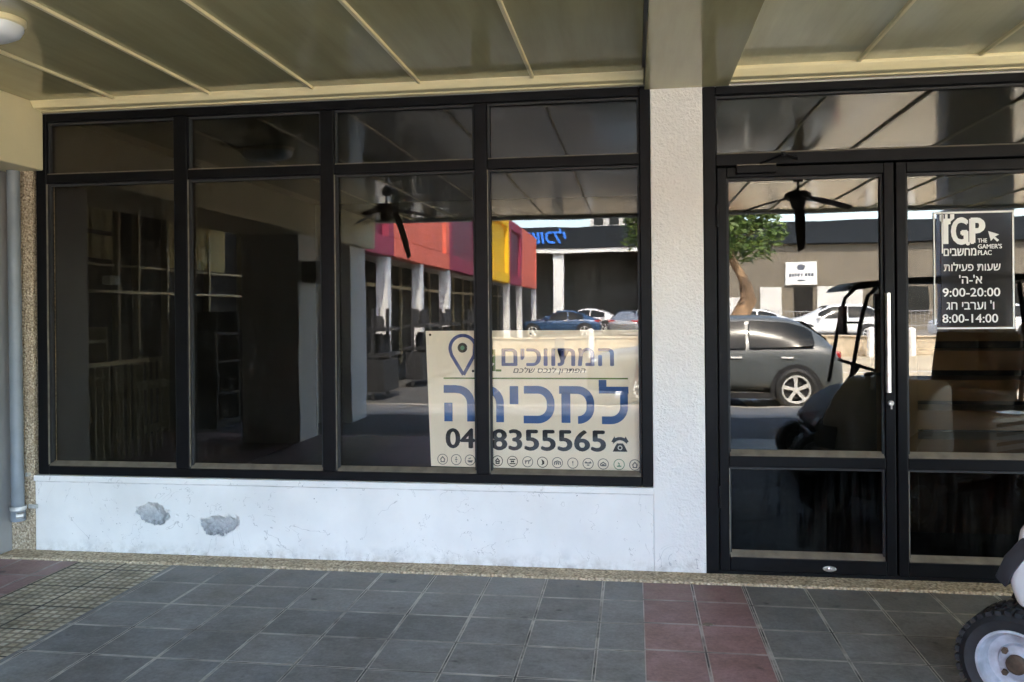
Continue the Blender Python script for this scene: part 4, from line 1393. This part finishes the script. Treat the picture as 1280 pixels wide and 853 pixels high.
# ================================================================== STREET: planters, far building, blocks
pl = []
for i, (xa, xb) in enumerate(((-9.5, -3.0), (-2.6, 1.2), (1.6, 4.9), (5.3, 9.6), (10.0, 17.0))):
    b = MB()
    b.box(xa, xb, -27.6, -27.2, -0.3, 0.36)
    b.box(xa - 0.03, xb + 0.03, -27.66, -27.14, 0.362, 0.42)
    tag(b.build('planter_wall', M['stone'], bev=0.02), ['low tan stone wall at the left end of the car park', 'low tan stone wall before the blue car',
        'low tan stone wall behind the tree', 'low tan stone wall before the white sport utility car', 'low tan stone wall at the right end of the car park'][i], 'wall', 'low stone walls of the car park')
for i, x in enumerate((-1.6, 0.25, 6.4, 8.3, 9.7)):
    b = MB()
    b.tube((x, -26.6, -0.3), (x, -26.6, 0.62), 0.12, n=14)
    b.lathe([(0.13, 0.62), (0.13, 0.68), (0.08, 0.74), (0.0, 0.75)], (x, -26.6, 0), 'z', 14)
    tag(b.build('bollard', M['white_paint'], smooth=True), 'white bollard before the low stone walls', 'bollard', 'white bollards along the car park')

fb = thing('far_building', 'long low beige building with a dark fascia behind the car park', 'building', (5, -55, 0))
b = MB()
b.box(1.6, 70, -66, -55.0, -0.1, 5.82)
b.box(-60, 1.6, -66, -60.0, -0.1, 5.82)
b.build('wall', M['plaster'], fb)
b = MB()
b.box(-60, 70, -66, -54.6, 5.83, 7.36)
b.build('fascia', M['fascia'], fb, bev=0.03)
b = MB()
b.box(-60, 1.55, -54.95, -54.7, 5.5, 5.82)
b.build('beam', M['white_paint'], fb)
for x in (-17.5, -5.7, 1.1):
    MB().box(x, x + 0.75, -55.6, -54.96, -0.1, 5.49).build('column', M['white_paint'], fb)
b = MB()
b.box(-60, 1.5, -59.9, -59.7, -0.1, 5.4)
b.build('shop_glazing', M['recess_grey'], fb)
b = MB()
for xa, xb, zt in ((8.6, 10.0, 2.95), (12.4, 15.3, 2.95), (6.2, 8.2, 2.2)):
    MB().box(xa, xb, -54.97, -54.9, -0.1, zt).build('wall_panel', M['plaster_pale'], fb)
b = MB()
b.box(10.9, 12.1, -54.99, -54.86, -0.1, 2.9)
b.build('door', M['dark_recess'], fb)
b = MB()
b.tube((4.4, -54.8, -0.1), (4.4, -54.8, 5.8), 0.16, n=10)
b.box(3.9, 5.3, -54.96, -54.86, 2.2, 4.6)
b.build('cabinet', M['white_paint'], fb)
lettering('shop_name', heb('שוכלי'), (-7.4, -4.7, 6.15, 7.25), -54.58, M['shop_blue'], fb, 0.03, 0.2, 0.06, face=1)
b = MB()
for x in (16.0, 18.2, 24, 27, 31):
    MB().box(x, x + 1.3, -54.97, -54.88, 1.2, 2.8).build('window', M['car_glass'], fb)
ns = thing('wall_sign', 'white board with a blue emblem on the far beige wall', 'sign', (11.3, -54.85, 3.05))
MB().box(10.25, 12.38, -54.98, -54.84, 3.05, 4.62).build('board', M['white_paint'], ns, bev=0.02)
b = MB()
for i, x in enumerate((10.5, 10.7, 10.9, 11.1, 11.35, 11.6, 11.8, 12.0)):
    b.box(x, x + (0.15 if i != 4 else 0.08), -54.838, -54.83, 3.62, 3.82)
b.box(11.1, 11.6, -54.838, -54.83, 3.3, 3.4)
b.prism([(11.32 + 0.28 * math.cos(2 * PI * i / 18), 4.25 + 0.2 * math.sin(2 * PI * i / 18)) for i in range(18)], 'y', -54.838, -54.83)
b.build('emblem', M['ink_grey'], ns)
for i, (x0, x1, z1, y) in enumerate(((-4.5, 0.4, 12.0, -84), (0.8, 6.6, 11.6, -96), (-40, -24, 13.5, -110))):
    ab = thing('apartment_block', ['pale apartment block just left behind the dark fascia', 'cream apartment block right of the pale block', 'distant apartment block far to the left'][i], 'building', ((x0 + x1) / 2, y, 0), 'apartment blocks behind the far building')
    MB().box(x0, x1, y - 8, y, -0.4, z1).build('wall', M['plaster_pale'] if i != 1 else M['stone'], ab)
    n = int((x1 - x0) / 1.6)
    for fl in range(2):
        for q in range(n):
            MB().box(x0 + 0.4 + q * 1.6, x0 + 1.4 + q * 1.6, y - 0.02, y + 0.06, z1 - 1.6 - fl * 2.9, z1 - 0.6 - fl * 2.9).build('window', M['car_glass'], ab)

# fence in front of the far building
fn = thing('railing', 'thin grey railing along the foot of the far beige building', 'fence', (9, -53.4, 0))
b = MB()
for z in (0.3, 1.25):
    b.box(2, 30, -53.42, -53.38, z, z + 0.05)
for i in range(112):
    b.box(2 + i * 0.25, 2.03 + i * 0.25, -53.41, -53.39, 0.0, 1.25)
b.build('bars', M['grey_wall'], fn)

# ================================================================== CARS
def make_car(name, label, cat, st, paint, L_, Wd, group=None):
    """st: stations (x, belt height, top height, half width at the roof); nose at -x"""
    t = thing(name, label, cat, (0, 0, 0), group)
    hw = Wd / 2
    bm = MB()
    rings = []
    n = len(st)
    for i, (x, zb, zt, rw) in enumerate(st):
        e = min(1.0, 0.80 + 0.2 * min(i, n - 1 - i) / 1.6)
        w = hw * e
        up = max(zt - zb, 0.02)
        half = [(w * 0.90, 0.24), (w * 0.985, 0.45), (w, 0.66), (w * 0.975, zb - 0.02), (min(rw + 0.06, w * 0.95), zb + up * 0.55 if up > 0.1 else zb), (rw, zt - 0.045 if up > 0.1 else zt - 0.015), (rw * 0.72, zt), (0.0, zt + 0.015)]
        ring = [(x, -a, z) for a, z in half] + [(x, a, z) for a, z in reversed(half[:-1])]
        rings.append([bm.bm.verts.new(p) for p in ring])
    m = len(rings[0])
    for i in range(n - 1):
        for k_ in range(m - 1):
            bm.bm.faces.new((rings[i][k_], rings[i][k_ + 1], rings[i + 1][k_ + 1], rings[i + 1][k_]))
        bm.bm.faces.new((rings[i][m - 1], rings[i][0], rings[i + 1][0], rings[i + 1][m - 1]))
    bm.bm.faces.new(rings[0])
    bm.bm.faces.new(list(reversed(rings[-1])))
    bm.build('body', paint, t, smooth=True, sub=2)
    return t

def side_glass(t, st, ia, ib, hw, gap=0.1, name='side_window', x_from=None, x_to=None):
    def at(x):
        for i in range(len(st) - 1):
            if st[i][0] <= x <= st[i + 1][0]:
                u = (x - st[i][0]) / (st[i + 1][0] - st[i][0])
                return [st[i][j] + u * (st[i + 1][j] - st[i][j]) for j in range(4)]
        return list(st[-1])
    xs = [x_from + (x_to - x_from) * i / 8 for i in range(9)]
    for sd_ in (-1, 1):
        b_ = MB()
        lo, hi = [], []
        for x in xs:
            _, zb, zt, rw = at(x)
            lo.append((x, sd_ * (hw * 0.972), zb + 0.01))
            up = zt - zb
            hz = zt - 0.10
            hy = rw + 0.035 + 0.02
            if hz < zb + 0.03:
                hz, hy = zb + 0.03, hw * 0.965
            hi.append((x, sd_ * hy, hz))
        rows = []
        for j in range(5):
            v_ = j / 4
            bow = 0.022 * math.sin(PI * v_)
            rows.append([b_.bm.verts.new((p[0], p[1] + (q[1] - p[1]) * v_ + sd_ * bow, p[2] + (q[2] - p[2]) * v_)) for p, q in zip(lo, hi)])
        for j in range(4):
            for i in range(8):
                b_.bm.faces.new((rows[j][i], rows[j][i + 1], rows[j + 1][i + 1], rows[j + 1][i]))
        pane = b_.build(name, M['car_glass'], t, smooth=True)
        pane.name = name

def car_wheel(t, x, sd_, hw, r=0.35):
    c = (x, sd_ * (hw - 0.055), r)
    wh = bpy.data.objects.new('wheel', None)
    COL.objects.link(wh)
    wh.parent = t
    wh.location = c
    wheel(wh, c, r, 0.22, sd_, cart=False)
    rr = r * 0.68
    b_ = MB()
    b_.lathe([(rr, sd_ * 0.085), (rr, sd_ * 0.105), (rr * 0.9, sd_ * 0.105), (rr * 0.86, sd_ * 0.06), (rr * 0.86, sd_ * 0.0)], c, 'y', 36, cap=False)
    for k_ in range(5):
        a = PI / 2 + k_ * 2 * PI / 5
        ca, sa = math.cos(a), math.sin(a)
        def pt(rad, off, yy):
            return (c[0] + ca * rad - sa * off, c[1] + sd_ * yy, c[2] + sa * rad + ca * off)
        q = [pt(rr * 0.15, -0.024, 0.085), pt(rr * 0.15, 0.024, 0.085), pt(rr * 0.92, 0.048, 0.1), pt(rr * 0.92, -0.016, 0.1)]
        q2 = [pt(rr * 0.15, -0.024, 0.05), pt(rr * 0.15, 0.024, 0.05), pt(rr * 0.92, 0.048, 0.06), pt(rr * 0.92, -0.016, 0.06)]
        A = [b_.bm.verts.new(p) for p in q]
        B = [b_.bm.verts.new(p) for p in q2]
        b_.bm.faces.new(A)
        b_.bm.faces.new(list(reversed(B)))
        for i in range(4):
            b_.bm.faces.new((A[i], B[i], B[(i + 1) % 4], A[(i + 1) % 4]))
    b_.lathe([(0.05, sd_ * 0.05), (0.05, sd_ * 0.092), (0.0, sd_ * 0.095)], c, 'y', 16)
    b_.build('rim', M['alloy'], wh)
    MB().lathe([(rr * 0.99, sd_ * 0.02), (0.0, sd_ * 0.02)], c, 'y', 24).build('brake_disc', M['black_trim'], wh)
    ar = MB()
    ar.prism([(x + 0.425 * math.cos(PI * i / 16 * 1.24 - 0.377), r + 0.425 * math.sin(PI * i / 16 * 1.24 - 0.377)) for i in range(17)], 'y', sd_ * (hw - 0.2), sd_ * (hw + 0.003))
    ar.build('wheel_arch', M['black_trim'], t)

SUV = [(-2.22, 0.72, 0.74, 0.5), (-2.12, 0.86, 0.90, 0.62), (-1.6, 0.97, 1.0, 0.68), (-1.05, 1.01, 1.06, 0.70), (-0.55, 1.02, 1.40, 0.62), (-0.1, 1.02, 1.60, 0.60), (0.6, 1.03, 1.63, 0.60), (1.25, 1.05, 1.58, 0.585), (1.62, 1.07, 1.47, 0.57), (1.98, 1.08, 1.12, 0.66), (2.12, 0.98, 1.0, 0.64), (2.2, 0.78, 0.8, 0.58)]
SED = [(-2.2, 0.62, 0.64, 0.5), (-2.1, 0.74, 0.78, 0.6), (-1.5, 0.86, 0.89, 0.66), (-0.95, 0.91, 0.94, 0.68), (-0.35, 0.92, 1.30, 0.58), (0.05, 0.93, 1.43, 0.56), (0.7, 0.94, 1.43, 0.56), (1.2, 0.95, 1.30, 0.55), (1.7, 0.96, 1.02, 0.62), (2.1, 0.92, 0.95, 0.62), (2.2, 0.7, 0.72, 0.56)]
def full_car(name, label, st, paint, Wd, suv=True):
    t = make_car(name, label, 'car', st, paint, 4.4, Wd)
    hw = Wd / 2
    if suv:
        side_glass(t, st, 0, 0, hw, x_from=-0.62, x_to=0.55)
        side_glass(t, st, 0, 0, hw, x_from=0.62, x_to=1.68)
    else:
        side_glass(t, st, 0, 0, hw, x_from=-0.5, x_to=0.45)
        side_glass(t, st, 0, 0, hw, x_from=0.52, x_to=1.3)
    def cross(xa, xb, wa, wb, za, zb, nm):
        b_ = MB()
        b_.quad((xa, -wa, za), (xa, wa, za), (xb, wb, zb), (xb, -wb, zb))
        b_.build(nm, M['car_glass'], t)
    if suv:
        cross(-1.0, -0.2, 0.66, 0.57, 1.085, 1.575, 'windscreen')
        cross(1.56, 1.97, 0.5, 0.6, 1.50, 1.145, 'rear_window')
    else:
        cross(-0.92, -0.02, 0.62, 0.53, 0.965, 1.43, 'windscreen')
        cross(0.9, 1.68, 0.5, 0.58, 1.405, 1.03, 'rear_window')
    for sd_ in (-1, 1):
        zl = 0.86 if suv else 0.78
        MB().box(1.80, 2.135, sd_ * hw * 0.70 - 0.19, sd_ * hw * 0.70 + 0.19, zl, zl + 0.13).build('taillight', M['tail'], t, bev=0.03)
        MB().box(-2.12, -1.85, sd_ * hw * 0.68 - 0.17, sd_ * hw * 0.68 + 0.17, zl - 0.12, zl).build('headlight', M['head'], t, bev=0.03)
        for hx in (-0.12 + 0.4, 1.12):
            MB().box(hx, hx + 0.2, sd_ * hw * 0.985 - 0.02, sd_ * hw * 0.985 + 0.022, 0.86, 0.895).build('handle', M['alloy'], t, bev=0.008)
        MB().box(-0.72, -0.55, sd_ * (hw + 0.06) - 0.09, sd_ * (hw + 0.06) + 0.09, 1.0, 1.12).build('wing_mirror', paint, t, bev=0.03)
        for wx in (-1.14 if suv else -1.36, 1.36):
            car_wheel(t, wx, sd_, hw)
    MB().box(-1.0, 1.0, -hw * 0.98, -hw * 0.93, 0.20, 0.30).build('sill', M['black_trim'], t)
    MB().box(-1.0, 1.0, hw * 0.93, hw * 0.98, 0.20, 0.30).build('sill', M['black_trim'], t)
    return t
c1 = full_car('parked_car', 'dark grey sport utility car parked at the kerb, mirrored in the left door', SUV, M['car_grey'], 1.84)
c1.location = (1.36, -11.05, -0.30)
c2 = full_car('parked_car', 'white sport utility car in the far car park', SUV, M['car_white'], 1.84)
c2.location = (8.45, -33.5, 0.0)
c3 = full_car('parked_car', 'small white saloon in front of the white sport utility car', SED, M['car_white'], 1.76, False)
c3.location = (4.9, -34.2, 0.0)
c4 = full_car('parked_car', 'blue saloon beside the coloured canopy', SED, M['car_blue'], 1.78, False)
c4.location = (-3.9, -40.0, 0.0)
c5 = full_car('parked_car', 'white saloon half hidden behind the blue saloon', SED, M['car_white'], 1.76, False)
c5.location = (-2.8, -43.5, 0.1)
c5.rotation_euler = (0, 0, R(8))
c6 = full_car('parked_car', 'silver saloon facing the shops in the far car park', SED, M['car_silver'], 1.78, False)
c6.location = (-0.2, -42.0, 0.0)
c6.rotation_euler = (0, 0, R(100))
c7 = full_car('parked_car', 'white sport utility car at the right end of the far car park', SUV, M['car_white'], 1.84)
c7.location = (15.2, -34.5, 0.0)

# ================================================================== TREE
tr = thing('street_tree', 'leaning street tree with a forked brown trunk beyond the grey car', 'tree', (2.2, -20, -0.3))
b = MB()
b.path([(2.05, -20, -0.35), (2.3, -20, 0.3), (2.95, -20.05, 1.1), (3.25, -20.1, 1.7), (3.2, -20.1, 2.2)], [0.34, 0.27, 0.25, 0.23, 0.15], 14)
b.path([(3.2, -20.1, 1.65), (3.15, -20.2, 2.3), (2.75, -20.2, 3.0), (2.4, -20.0, 3.8)], [0.16, 0.14, 0.1, 0.05], 10)
b.path([(2.35, -20, 0.35), (2.2, -19.9, 1.1), (1.9, -19.8, 2.0), (1.3, -19.6, 3.0), (0.6, -19.5, 3.6)], [0.2, 0.17, 0.13, 0.09, 0.04], 10)
b.path([(2.75, -20.2, 2.9), (3.1, -20.5, 3.4), (3.5, -20.6, 3.7)], [0.09, 0.06, 0.03], 8)
b.path([(1.9, -19.8, 2.0), (1.9, -20.4, 2.9), (1.7, -20.8, 3.9)], [0.1, 0.07, 0.03], 8)
b.build('trunk', M['bark'], tr, smooth=True)
cr_ = MB()
rng = random.Random(5)
clumps = [Vector((rng.uniform(2.3, 3.9), -20 + rng.uniform(-1, 1), rng.uniform(3.0, 4.6))) for i in range(26)]
for i in range(95):
    while True:
        p = Vector((rng.uniform(-1, 1), rng.uniform(-1, 1), rng.uniform(-1, 1)))
        if p.length < 1:
            break
    q = Vector((1.7 + p.x * 2.25, -20 + p.y * 1.9, 4.15 + p.z * 1.25))
    if q.z < 3.05 and abs(q.x - 1.6) > 1.7:
        q.z = 3.1 + rng.random() * 0.4
    clumps.append(q)
for q in clumps:
    rc_ = rng.uniform(0.22, 0.45)
    for j in range(42):
        d_ = Vector((rng.gauss(0, 1), rng.gauss(0, 1), rng.gauss(0, 0.75))).normalized() * rc_ * rng.random() ** 0.5
        c_ = q + d_
        a = Vector((rng.gauss(0, 1), rng.gauss(0, 1), rng.gauss(0, 0.6))).normalized()
        bb = a.orthogonal().normalized()
        bb.rotate(Matrix.Rotation(rng.uniform(0, 6.28), 3, a))
        ln, wd_ = rng.uniform(0.09, 0.17), rng.uniform(0.035, 0.06)
        cr_.bm.faces.new([cr_.bm.verts.new(c_ + v) for v in (-a * ln, bb * wd_, a * ln, -bb * wd_)])
cr_.build('crown', M['leaf'], tr)

# a scrap of dry leaf on the red tiles
sc = MB()
sc.prism([(0.318 + 0.022 * math.cos(a * 0.7) * (1 + 0.3 * math.sin(3 * a)), -0.735 + 0.014 * math.sin(a * 0.7) * (1 + 0.2 * math.cos(2 * a))) for a in range(9)], 'z', 0.0015, 0.007)
tag(sc.build('leaf_scrap', M['bead'], bev=0.001), 'pale scrap of dry leaf lying on the red tiles', 'leaf')
